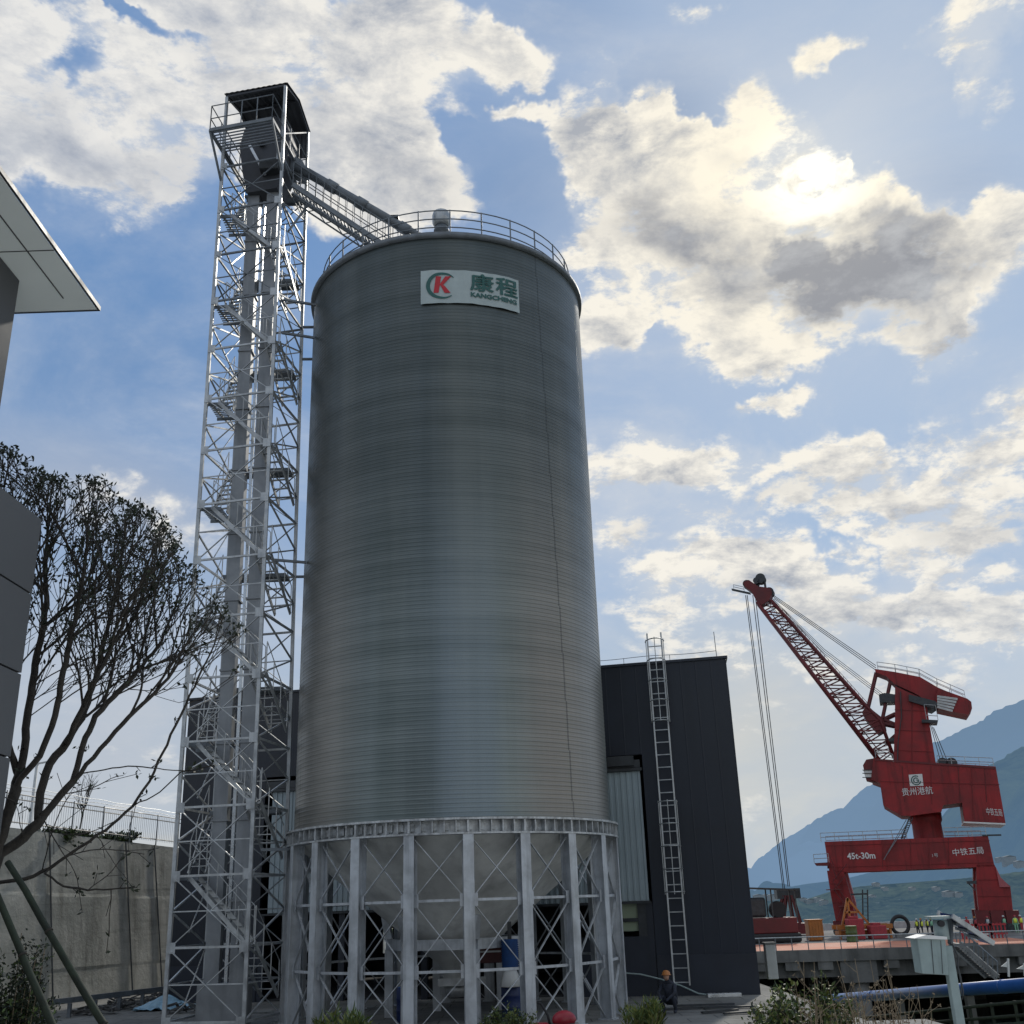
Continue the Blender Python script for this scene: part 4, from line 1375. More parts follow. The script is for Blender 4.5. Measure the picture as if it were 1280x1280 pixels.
    ring(2.4, 3.6, 40, 360).build('emblem', M['signgreen'], crane)
    MB().box(cp(1147, 978.5, -4.12), (.35, .02, .12), None).build('emblem', M['signgreen'], crane)
build_crane()

# grab bucket on the hoist ropes
def build_grab():
    top = cp(983, 1112); L = cp(968, 1168); Rr = cp(1012, 1168)
    g = thing('grab_bucket', cp(990, 1168), 'dark red clamshell grab hanging from the crane ropes', 'grab')
    MB().box(cp(984, 1117), (3.2, 1.8, 1.3)).build('head_block', M['darkmetal'], g)
    for a, b in (((979, 1119), (971, 1155)), ((990, 1119), (1001, 1155)), ((983, 1119), (979, 1155)), ((986, 1119), (992, 1155))):
        for d in (-1.0, 1.0):
            MB().bar(cp(*a, d), cp(*b, d), .28, .28).build('arm', M['red_far'], g)
    fix_normals(MB().prism([cp(968, 1153, -1.4), cp(990, 1153, -1.4), cp(990, 1167, -1.4), cp(973, 1167, -1.4)], cdir * 2.8).build('shell', M['red_far'], g))
    fix_normals(MB().prism([cp(990.4, 1153, -1.4), cp(1012, 1154, -1.4), cp(1008, 1167, -1.4), cp(990.4, 1167, -1.4)], cdir * 2.8).build('shell', M['red_far'], g))
build_grab()
# ------------------------------------------------------------------ quay
def dk(x, y, z=Z_DECK): return atz(x, y, z)
QL = Vector((21.0, 112.0, 0)); QR = Vector((75.0, 112.0 - 6, 0))
qdir = (QR - QL).normalized(); qn = Vector((-qdir.y, qdir.x, 0))
def qp(u, d, z):
    p = QL + qdir * u + qn * d
    return Vector((p.x, p.y, z))
def qhit(x, y, d=0.0):
    r = ray(x, y); t = (QL + qn * d - CAM).dot(qn) / r.dot(qn); p = CAM + r * t
    return (p - QL).dot(qdir), p.z
qrot = Matrix((qdir, qn, Vector((0, 0, 1)))).transposed()
def qbox(mb, u0, u1, d0, d1, z0, z1):
    return mb.box(qp((u0 + u1) / 2, (d0 + d1) / 2, (z0 + z1) / 2), (u1 - u0, d1 - d0, z1 - z0), qrot)
quay = thing('quay', qp(30, 0, Z_DECK - 8), 'long raised concrete quay on piles carrying the crane', 'quay')
M['quayc'] = mat('weathered_quay_concrete', (.15, .15, .145), .9, 0, .35, .25, bump=.3, bscale=3, streak=.5)
def build_quay():
    U0, U1 = -8, 95
    mb = MB(); qbox(mb, U0, U1, 0, 75, Z_DECK - .5, Z_DECK); qbox(mb, U0, U1, -.35, .0, Z_DECK - .95, Z_DECK + .12)
    mb.build('deck', M['quayc'], quay)
    mb = MB(); qbox(mb, U0, U1, .5, 2.3, Z_DECK - 2.4, Z_DECK - .5)
    qbox(mb, U0, U1, 10, 11.5, Z_DECK - 2.4, Z_DECK - .5); qbox(mb, U0, U1, 30, 31.5, Z_DECK - 2.4, Z_DECK - .5)
    mb.build('edge_beam', M['quayc'], quay)
    u = qhit(1072, 1200)[0] - 3.1 * 9; k = 0
    while u < U1:
        if k % 6 == 3:
            for d in (1.2, 10.7, 30.7):
                MB().lathe(qp(u, d, Z_DECK - 11), [(1.0, 0), (1.0, 9.2)], 20).build('pile', M['quayc'], quay)
            mb = MB(); qbox(mb, u - 1.7, u + 1.7, -.15, 32, Z_DECK - 2.9, Z_DECK - .55); mb.build('crosshead', M['quayc'], quay)
        else:
            mb = MB(); qbox(mb, u - .7, u + .7, -.25, .52, Z_DECK - 1.7, Z_DECK - .95); mb.build('corbel', M['quayc'], quay)
        u += 3.1; k += 1
    # orange painted walkway surface
    ow = MB(); a0 = U0; qbox(ow, a0, 30, .8, 16, Z_DECK + .004, Z_DECK + .05)
    ow.build('painted_surface', M['orange'], quay)
    # railing
    mb = MB()
    for h in (1.15,): mb.tube([qp(U0, -.1, Z_DECK + .12 + h), qp(U1, -.1, Z_DECK + .12 + h)], .06, 5)
    rl = mb.build('guard_rail', M['galv'], quay)
    u = U0 + .5
    while u < U1:
        MB().tube([qp(u, -.1, Z_DECK + .1), qp(u, -.1, Z_DECK + 1.27)], .05, 5).build('rail_post', M['galv_dark'], rl); u += 1.55
    mb = MB(); qbox(mb, U0, U1, 62, 62.3, Z_DECK, Z_DECK + .9); mb.build('river_kerb', M['offwhite'], quay)
    # dark retaining face at the back of the undercroft
    mb = MB(); qbox(mb, U0 - 20, U1, 33, 34, Z_DECK - 14, Z_DECK - .5); mb.build('undercroft_wall', M['inside'], quay)
build_quay()

def ground_at(x, y, z=Z_DECK + .05):
    return atz(x, y, z)

# people on the quay: small standing figures
def person(name, base, facing, h, cloth, vest, helmet, label, group=None, pose='stand'):
    r = thing(name, base, label, 'person', group)
    s = h / 1.75
    R = Matrix.Rotation(facing, 3, 'Z')
    def P(x, y, z): return Vector(base) + R @ (Vector((x, y, z)) * s)
    me = bpy.data.meshes.new('body'); bm = bmesh.new()
    if pose == 'stand':
        J = [(0, 0, .98, .15), (0, 0, 1.22, .145), (0, 0, 1.42, .15), (0, 0, 1.52, .06), (0, .01, 1.60, .10), (0, .01, 1.70, .085),
             (.10, 0, .92, .10), (.11, .02, .50, .068), (.11, 0, .08, .05), (.11, .12, .04, .04),
             (-.10, 0, .92, .10), (-.12, -.04, .50, .068), (-.12, -.08, .08, .05), (-.12, .04, .04, .04),
             (.20, 0, 1.40, .065), (.26, .02, 1.12, .048), (.27, .12, .88, .036), (.27, .15, .80, .035),
             (-.20, 0, 1.40, .065), (-.26, .02, 1.12, .048), (-.25, .14, .90, .036), (-.25, .18, .83, .035)]
    else:                            # squatting, leaning forward over the work
        J = [(0, 0, .30, .17), (0, .06, .55, .165), (0, .16, .78, .16), (0, .22, .88, .06), (0, .27, .97, .10), (0, .29, 1.06, .085),
             (.12, 0, .30, .11), (.20, .40, .48, .075), (.18, .16, .08, .055), (.18, .30, .04, .045),
             (-.12, 0, .30, .11), (-.20, .40, .46, .075), (-.18, .16, .08, .055), (-.18, .30, .04, .045),
             (.20, .16, .74, .07), (.25, .36, .55, .05), (.12, .55, .42, .038), (.08, .60, .36, .036),
             (-.20, .16, .74, .07), (-.25, .36, .55, .05), (-.12, .55, .42, .038), (-.08, .60, .36, .036)]
    E = [(0, 1), (1, 2), (2, 3), (3, 4), (4, 5), (0, 6), (6, 7), (7, 8), (8, 9), (0, 10), (10, 11), (11, 12), (12, 13), (2, 14), (14, 15), (15, 16), (16, 17), (2, 18), (18, 19), (19, 20), (20, 21)]
    off = Vector(base)
    me.from_pydata([tuple(P(*j[:3]) - off) for j in J], E, [])
    ob = bpy.data.objects.new('body', me); COL.objects.link(ob); ob.parent = r
    me.materials.append(cloth)
    sk = ob.modifiers.new('skin', 'SKIN')
    for i, j in enumerate(J):
        me.skin_vertices[0].data[i].radius = (j[3] * s, j[3] * s * (.75 if i < 3 else 1))
        me.skin_vertices[0].data[i].use_root = (i == 0)
    sb = ob.modifiers.new('subdivision', 'SUBSURF'); sb.levels = 1; sb.render_levels = 1
    sk.use_smooth_shade = True
    hd = J[4]
    MB().ball(P(hd[0], hd[1] + .02, hd[2] + .03), .102 * s, .85, 1, 1.15).build('head', M['skin'], r)
    MB().lathe(P(hd[0], hd[1] + .01, hd[2] + .07), [(.155 * s, 0), (.125 * s, .015 * s), (.115 * s, .07 * s), (.07 * s, .12 * s), (.01, .135 * s)], 14).build('helmet', helmet, r)
    if vest:
        t = J[1]; u = J[2]
        a, b = P(*J[0][:3]), P(*J[2][:3])
        MB().tube([a.lerp(b, .05), a.lerp(b, .5), a.lerp(b, 1.08)], [.185 * s, .175 * s, .17 * s], 10).build('vest', vest, r)
    return r

def crew():
    data = [
        (1147, 1159, 'yellow', 'navycloth', 'offwhite', 'worker in a yellow vest, left one of the pair by the quay railing'),
        (1152, 1157, 'yellow', 'navycloth', 'orangem', 'worker in a yellow vest, right one of the pair by the quay railing'),
        (1158, 1151, 'yellow', 'navycloth', 'offwhite', 'worker in a yellow vest standing further back behind the pair'),
        (1163.5, 1152, 'greencloth', 'navycloth', 'yellow', 'worker in a pale green top standing left of the metal utility pole'),
        (1200, 1153, 'offwhite', 'redcloth', 'offwhite', 'worker in white and red right of the tilted panel'),
        (1209, 1154, 'redcloth', 'redcloth', 'redmachine', 'worker all in red near the right crane legs'),
        (1219, 1153, 'redcloth', 'navycloth', 'orangem', 'worker with red top and dark trousers at the right crane legs'),
        (1235, 1155, 'offwhite', 'navycloth', 'redmachine', 'worker with white top and red helmet between the crane wheels'),
        (1256, 1157, 'greencloth', 'navycloth', 'offwhite', 'worker in a mint green vest beside the right crane wheels'),
        (1270, 1156, 'yellow', 'greencloth', 'redmachine', 'worker in a yellow vest and red helmet right of the crane'),
        (1277, 1156, 'yellow', 'redcloth', 'offwhite', 'worker in a yellow vest at the right edge of the quay'),
    ]
    for i, (x, y, v, c, h, lab) in enumerate(data):
        r = ray(x, y); p = CAM + r * (138.0 / r.y); p.z = Z_DECK + .01
        person('person', p, random.uniform(0, 6.28), 1.95, M[c], M[v], M[h], lab)
crew()

def deck_pt(x, Y=138.0, z=Z_DECK):
    r = ray(x, 1155); p = CAM + r * (Y / r.y); return Vector((p.x, p.y, z))

def quay_things():
    # material handler at the left end of the quay
    b = deck_pt(958, 133, Z_DECK)
    r = thing('material_handler', b, 'dark red tracked loading machine with canopy partly hidden behind the warehouse', 'machine')
    def B(x, y, z): return b + Vector((x, y, z))
    MB().box(B(-.2, 0, 1.9), (7.0, 3.2, 1.7)).build('body', M['red_far'], r, bevel=.12)
    mb = MB()
    for y in (-1.3, 1.3):
        mb.box(B(-.2, y, .55), (7.6, .8, 1.05))
    mb.build('tracks', M['black'], r, bevel=.25)
    mb = MB()
    for x in (-3.6, .6, 3.4):
        for y in (-1.4, 1.4): mb.bar(B(x, y, 2.7), B(x, y, 5.9), .14, .14)
    mb.build('canopy_posts', M['darkmetal'], r)
    MB().prism([B(-4.4, -1.8, 6.3), B(3.9, -1.8, 5.8), B(3.9, -1.8, 5.65), B(-4.4, -1.8, 6.15)], (0, 3.6, 0)).build('canopy', M['darkmetal'], r)
    MB().box(B(-1.2, 0, 3.9), (2.4, 2.0, 2.2)).build('engine', M['darkmetal'], r, bevel=.3)
    MB().lathe(B(1.4, -1.0, 3.6), [(.9, 0), (.95, .2), (.95, 1.2), (.8, 1.4)], 16, axis=Vector((0, 1, 0))).build('drum', M['black'], r)
    # orange container box
    b2 = deck_pt(1017, 135)
    r = thing('orange_bin', b2, 'small orange ribbed container standing right of the grab', 'container')
    MB().box(b2 + Vector((0, 0, 1.15)), (1.7, 1.8, 2.2)).build('body', M['orangem'], r, bevel=.05)
    mb = MB()
    for k in range(5): mb.box(b2 + Vector((-.7 + .35 * k, -.93, 1.15)), (.08, .06, 2.0))
    mb.box(b2 + Vector((0, 0, 2.3)), (1.85, 1.95, .12)); mb.build('rib', M['orangem'], r)
    # orange hopper frame
    b3 = deck_pt(1077, 136)
    r = thing('hopper_frame', b3, 'orange steel loading frame with a triangular top under the crane', 'frame')
    mb = MB()
    for x in (-3, -1, 1, 3): mb.bar(b3 + Vector((x, -1, 0)), b3 + Vector((x, -1, 1.5)), .25, .25)
    mb.box(b3 + Vector((0, -1, 1.35)), (6.6, .4, .5)); mb.box(b3 + Vector((0, 1, 1.35)), (6.6, .4, .5)); mb.box(b3 + Vector((0, 0, .7)), (6.2, 1.6, .5))
    mb.build('base', M['orangem'], r)
    mb = MB()
    for a, c in (((-2.6, 1.6), (-1.6, 4.6)), ((.6, 1.6), (-1.6, 4.6)), ((-1.6, 1.6), (-1.6, 4.6)), ((-2.1, 3.0), (-.5, 3.0))):
        mb.bar(b3 + Vector((a[0], -1, a[1])), b3 + Vector((c[0], -1, c[1])), .22, .22)
    mb.build('gantry_frame', M['orangem'], r)
    # pink boxes
    for x, w, h, lab in ((1095, 1.9, 1.5, 'faded red covered crate on the quay right of the orange frame'), (1068, 1.8, 2.3, 'faded red tall crate against the left crane leg')):
        b4 = deck_pt(x, 134); r = thing('crate', b4, lab, 'crate')
        MB().box(b4 + Vector((0, 0, h / 2)), (w, 1.6, h)).build('body', M['redcloth'], r, bevel=.12)
        MB().box(b4 + Vector((-.1, 0, h + .14)), (w * .5, 1.1, .28)).build('lid', M['redcloth'], r, bevel=.06)
    # big standing tyre
    b5 = deck_pt(1125, 136)
    r = thing('tyre', b5, 'large black tyre standing upright on the quay', 'tyre')
    pts = [b5 + Vector((1.0 * math.cos(a), 0, 1.35 + 1.0 * math.sin(a))) for a in [2 * math.pi * k / 24 for k in range(24)]]
    MB().tube(pts, .22, 8, closed=True).build('tread', M['black'], r)
    MB().box(b5 + Vector((0, 0, .15)), (1.4, .5, .3)).build('chock', M['concrete'], r)
    # green drum
    b6 = deck_pt(1063, 128)
    r = thing('green_drum', b6, 'dark green drum at the foot of the left crane leg', 'drum')
    MB().lathe(b6, [(.62, 0), (.66, .05), (.62, .1), (.62, .9), (.66, .95), (.62, 1), (.62, 1.6), (.66, 1.65), (.6, 1.7)], 16).build('barrel', M['leaf'], r)
quay_things()

def red_barriers():
    for i, (x, lab) in enumerate(((1210, 'red slatted barrier on the quay under the right crane leg, left one'), (1228, 'red slatted barrier on the quay under the right crane leg, middle one'), (1246, 'red slatted barrier on the quay under the right crane leg, right one'))):
        b = deck_pt(x, 124)
        r = thing('barrier', b, lab, 'barrier')
        for k in range(5): MB().box(b + Vector((-.8 + .4 * k, 0, .8)), (.14, .12, 1.6)).build('post', M['redcloth'], r)
        MB().box(b + Vector((0, -.1, 1.45)), (1.9, .06, .16)).build('rail', M['redcloth'], r)
        MB().box(b + Vector((0, -.1, .5)), (1.9, .06, .16)).build('rail', M['offwhite'] if i == 1 else M['redcloth'], r)
red_barriers()

# ------------------------------------------------------------------ blue pipeline and rail fence on the right
def build_pipe():
    a = at(1033, 1249, 56); b = at(1300, 1230, 34)
    r = thing('pipeline', a.lerp(b, .5), 'long glossy blue pipeline crossing on low supports at the lower right', 'pipeline')
    e = b + (b - a).normalized() * 6
    MB().tube([a, e], .20, 24).build('pipe', M['bluepipe'], r)
    d = (e - a).normalized()
    for k in (.25, .70):
        c = a.lerp(e, k); MB().tube([c - d * .03, c + d * .03], .215, 20).build('flange', M['bluepipe'], r)
    for k in (.12, .36, .6, .84):
        c = a.lerp(e, k)
        MB().bar(c - Vector((0, 0, 3.6)), c - Vector((0, 0, .2)), .25, .25).build('support', M['quayc'], r)
    # second run of pipes lower down, mossy
    a2 = at(1020, 1278, 46); b2 = at(1300, 1250, 30)
    r2 = thing('pipe_rack', a2.lerp(b2, .5), 'mossy green rack of thin pipes running below the blue pipeline', 'pipes')
    for dz, rad, m in ((0, .045, 'pole_green'), (-.32, .045, 'pole_green'), (-.62, .16, 'pole_green'), (-1.05, .05, 'galv_dark')):
        MB().tube([a2 + Vector((0, 0, dz)), b2 + Vector((0, 0, dz))], rad, 10).build('pipe', M[m], r2)
    for k in range(14):
        c = a2.lerp(b2, k / 13)
        MB().bar(c - Vector((0, 0, 2.4)), c + Vector((0, 0, .05)), .07, .07).build('post', M['pole_green'], r2)
build_pipe()

def wind_marker(x, y0, y1, lab):
    p = at(x, y1, 40); q = at(x - 1, y0, 40); h = (q - p).length
    r = thing('marker_post', p, lab, 'post')
    MB().bar(p, q, .06, .06).build('post', M['white'], r)
    MB().prism([q + Vector((-.28, 0, -h * .42)), q + Vector((0, 0, -h * .12)), q + Vector((0, 0, -h * .50))], (0, .04, 0)).build('vane', M['white'], r)
wind_marker(1261, 1198, 1221, 'small white marker post with a pointed vane on the blue pipeline')
wind_marker(1281, 1204, 1220, 'white marker post vane cut by the right photo edge')

# ------------------------------------------------------------------ utility pole with cabinet, camera and solar panel
def build_pole():
    Y = 17.0
    b = at(1206, 1300, Y); b.z = 0
    pole = thing('utility_pole', b, 'pale metal utility pole carrying a cabinet, camera housing and tilted solar panel', 'pole')
    t = at(1183, 1182, Y); bt = at(1201, 1290, Y)
    dn = (bt - t).normalized()
    foot = t + dn * ((t.z) / -dn.z)
    MB().bar(t, foot, .13, .13, up=Vector((0, 1, 0))).build('mast', M['teal'], pole, bevel=.012)
    c = at(1166, 1196, Y - .12)
    mb = MB().prism([at(1146, 1172, Y - .2), at(1182, 1174, Y - .2), at(1186, 1219, Y - .2), at(1153, 1217, Y - .2)], (0, .32, 0))
    box = fix_normals(mb.build('cabinet', M['teal'], pole, bevel=.01))
    fix_normals(MB().prism([at(1143, 1173, Y - .24), at(1158, 1168.5, Y - .24), at(1184, 1171, Y - .24), at(1184, 1174.5, Y - .24)], (0, .42, 0)).build('lid', M['white'], box))
    mb = MB()
    mb.bar(at(1164, 1175, Y - .205), at(1167.5, 1217, Y - .205), .008, .006); mb.bar(at(1176, 1176, Y - .205), at(1178.5, 1217, Y - .205), .006, .006)
    mb.build('door_seam', M['darkmetal'], box)
    MB().tube([at(1178, 1174, Y), at(1175, 1150, Y)], .105, 18).build('camera_housing', M['teal'], pole)
    MB().lathe(at(1177.5, 1154.5, Y - .16), [(.045, 0), (.045, .08)], 16, axis=Vector((0, 1, 0))).build('camera_lens', M['black'], pole)
    MB().box(at(1174, 1146.5, Y), (.34, .30, .035)).build('housing_cap', M['teal'], pole)
    # tilted solar panel seen nearly edge on
    p0 = at(1186, 1143, Y - .1); p1 = at(1238, 1177, Y + .1)
    wv = Vector((.10, .72, .02))
    mb = MB().prism([p0 + Vector((0, -.1, 0)), p1 + Vector((0, -.1, 0)), p1 + Vector((0, -.1, -.045)), p0 + Vector((0, -.1, -.045))], wv)
    sp_ = fix_normals(mb.build('solar_panel', M['bluedark'], pole))
    MB().bar(p0 + Vector((0, -.12, -.02)), p1 + Vector((0, -.12, -.02)), .03, .07).build('panel_frame', M['galv'], sp_)
    MB().bar(p0 + wv, p1 + wv, .03, .07).build('panel_frame', M['galv'], sp_)
    mb = MB()
    for k in (.2, .45, .7): mb.bar(p0.lerp(p1, k) + Vector((0, 0, -.06)), p0.lerp(p1, k) + wv + Vector((0, 0, -.06)), .04, .04)
    mb.bar(at(1188, 1180, Y), at(1188, 1150, Y + .1), .06, .06)
    mb.bar(at(1189, 1182, Y + .1), at(1222, 1180, Y + .15), .04, .04)
    mb.build('panel_bracket', M['galv_dark'], pole)
    mb = MB()
    mb.tube([at(x, y, Y - .05) for x, y in ((1190, 1180), (1194, 1188), (1198, 1196), (1197, 1206), (1199, 1216), (1202, 1232), (1201, 1243), (1198, 1236), (1196, 1222), (1192, 1212))], .012, 6)
    mb.tube([at(x, y, Y - .05) for x, y in ((1188, 1178), (1191, 1192), (1190, 1206), (1194, 1222), (1199, 1246), (1203, 1249), (1204, 1240), (1201, 1222), (1196, 1204))], .010, 6)
    mb.build('loose_cable', M['darkmetal'], pole)
build_pole()

def build_gangway():
    a = at(1200, 1180, 90); b = at(1247, 1222, 88)
    r = thing('gangway', b, 'sloping grey gangway leading down below the quay behind the pole', 'gangway')
    w = Vector((0, 2.0, 0))
    MB().bar(a, b, .22, .5).build('stringer', M['concrete'], r)
    MB().bar(a + w, b + w, .22, .5).build('stringer', M['concrete'], r)
    mb = MB()
    for k in range(16):
        p = a.lerp(b, k / 15); mb.bar(p, p + w, .35, .08)
    mb.build('treads', M['darkmetal'], r)
    mb = MB(); h = Vector((.2, 0, 1.1)) 
    mb.tube([a + h, b + h], .06, 5)
    for k in range(9): p = a.lerp(b, k / 8); mb.tube([p, p + h], .05, 5)
    mb.build('handrail', M['galv_dark'], r)
build_gangway()

# concrete marker post right of the warehouse
def gatepost():
    t = at(965, 1180, 47); b = at(968, 1243, 47)
    p = Vector((b.x, b.y, 0))
    r = thing('concrete_post', p, 'square pale concrete post standing right of the dark warehouse', 'post')
    MB().bar(p, Vector((p.x, p.y, t.z)), .42, .42, up=Vector((0, 1, 0))).build('shaft', M['offwhite'], r, bevel=.03)
    MB().box((p.x, p.y, t.z + .04), (.5, .5, .08)).build('cap', M['concrete'], r, bevel=.02)
gatepost()
# ------------------------------------------------------------------ retaining wall with fence, left
def build_retaining():
    A = Vector((-20.6, 43.6, 0)); B = Vector((-17.0, 55.0, 0))
    d = (B - A).normalized(); nrm = Vector((d.y, -d.x, 0))     # towards the viewer's side
    A2 = A - d * 26; B2 = B + d * 30
    L = (B2 - A2).length
    zA, zB = 6.72, 6.32
    r = thing('retaining_wall', A.lerp(B, .5), 'high stained concrete retaining wall at the left behind the tree', 'wall')
    def z_at(s): return zA + (zB - zA) * ((s - 26) / (B - A).length) if s < 26 + (B - A).length else zB
    n = 60; vs = []; fs = []
    rows = [0, .18, .2, .62, .64, .9, 1.0]
    for i in range(n + 1):
        s_ = L * i / n
        for q in rows:
            z = q * z_at(s_)
            jut = .02 if q in (.2, .62) else 0
            vs.append(A2 + d * s_ + nrm * ((1 - q) * .7 + jut + random.uniform(-.012, .012)) + Vector((0, 0, z)))
    m_ = len(rows)
    for i in range(n):
        for j in range(m_ - 1): fs.append((i * m_ + j, (i + 1) * m_ + j, (i + 1) * m_ + j + 1, i * m_ + j + 1))
    # top surface
    o = len(vs)
    for i in range(n + 1):
        s_ = L * i / n
        vs += [A2 + d * s_ + Vector((0, 0, z_at(s_))), A2 + d * s_ - nrm * .5 + Vector((0, 0, z_at(s_)))]
    for i in range(n): fs.append((o + 2 * i, o + 2 * i + 2, o + 2 * i + 3, o + 2 * i + 1))
    m = bpy.data.materials.new('stained_concrete'); m.use_nodes = True
    t = m.node_tree; N = NT(t); b = t.nodes['Principled BSDF']
    P = N.n('ShaderNodeTexCoord').outputs['Object']
    n1 = N.noise(P, .35, 8, .68, .4).outputs['Fac']
    mp = N.n('ShaderNodeMapping', inp={0: P}); mp.inputs[3].default_value = (1.2, 1.2, .12)
    n2 = N.noise(mp.outputs[0], 1.3, 7, .65).outputs['Fac']
    mp2 = N.n('ShaderNodeMapping', inp={0: P}); mp2.inputs[3].default_value = (.15, .15, 3.2)
    n3 = N.noise(mp2.outputs[0], 1.0, 5, .7).outputs['Fac']
    c = N.mix(N.mapr(n1, .3, .7), (.34, .35, .32, 1), (.62, .62, .57, 1))
    c = N.mix(N.mapr(n2, .46, .74, 0, .6), c, (.10, .095, .075, 1))
    c = N.mix(N.mapr(n3, .52, .72, 0, .45), c, (.13, .13, .11, 1))
    t.links.new(c, b.inputs['Base Color']); b.inputs['Roughness'].default_value = .95
    bn = N.noise(P, 5, 8, .7).outputs['Fac']
    t.links.new(N.n('ShaderNodeBump', inp={'Height': bn, 'Strength': .6, 'Distance': .06}).outputs[0], b.inputs['Normal'])
    MB().add(vs, fs).build('face', m, r)
    # drain pipe seams running down the face
    mb = MB()
    for s_ in (26 + .62 * (B - A).length, 26 + .80 * (B - A).length, 26 + .2 * (B - A).length, 20):
        p = A2 + d * s_
        mb.tube([p + nrm * .76 + d * .5, p + nrm * .04 + Vector((0, 0, z_at(s_)))], .035, 5)
    mb.build('drain_pipe', M['darkmetal'], r)
    fence = thing('fence', A + Vector((0, 0, zA)), 'metal bar fence running along the top of the retaining wall', 'fence')
    top = MB()
    def tpnt(s_, h): return A2 + d * s_ - nrm * .2 + Vector((0, 0, z_at(s_) + h))
    for h in (.25, 1.15, 1.35): top.tube([tpnt(s_, h) for s_ in (0, 26, 40, L)], .025, 5)
    top.build('rails', M['darkmetal'], fence)
    s_ = 0
    while s_ < L:
        MB().tube([tpnt(s_, 0), tpnt(s_, 1.45)], .03, 6).build('post', M['galv_dark'], fence); s_ += 2.0
    mb = MB(); s_ = 0
    while s_ < L:
        mb.bar(tpnt(s_, .2), tpnt(s_, 1.35), .012, .012, up=Vector((0, 1, 0))); s_ += .14
    mb.build('pickets', M['offwhite'], fence)
    mb = MB()
    for hh in (1.55, 1.7): mb.tube([tpnt(q, hh + .02 * math.sin(q * 3)) - nrm * .12 for q in [L * k / 120 for k in range(121)]], .012, 4)
    mb.build('top_wire', M['galv'], fence)
    # crash barrier at the foot
    g = thing('guard_barrier', A + nrm * 2, 'low steel barrier rail along the foot of the retaining wall', 'barrier')
    p = atz(-60, 1268, .55); q = atz(206, 1236, .55)
    MB().bar(p, q, .08, .18).build('rail', M['galv_dark'], g)
    for k in range(9):
        c = p.lerp(q, k / 8); c0 = c.copy(); c0.z = 0
        MB().bar(c0, c - Vector((0, 0, .1)), .12, .12, up=Vector((0, 1, 0))).build('post', M['galv_dark'], g)
    # lamp post beyond the fence
    lp = at(36, 1040, 58); lp.z = 0; tz = at(39, 955, 58).z
    l = thing('lamp_post', lp, 'pale slim lamp post standing behind the fence at the left', 'lamp post')
    MB().tube([lp, Vector((lp.x, lp.y, tz))], [.13, .08], 10).build('mast', M['offwhite'], l)
    MB().bar(Vector((lp.x, lp.y, tz)), Vector((lp.x + .9, lp.y, tz + .15)), .10, .08).build('lamp_arm', M['offwhite'], l)
build_retaining()

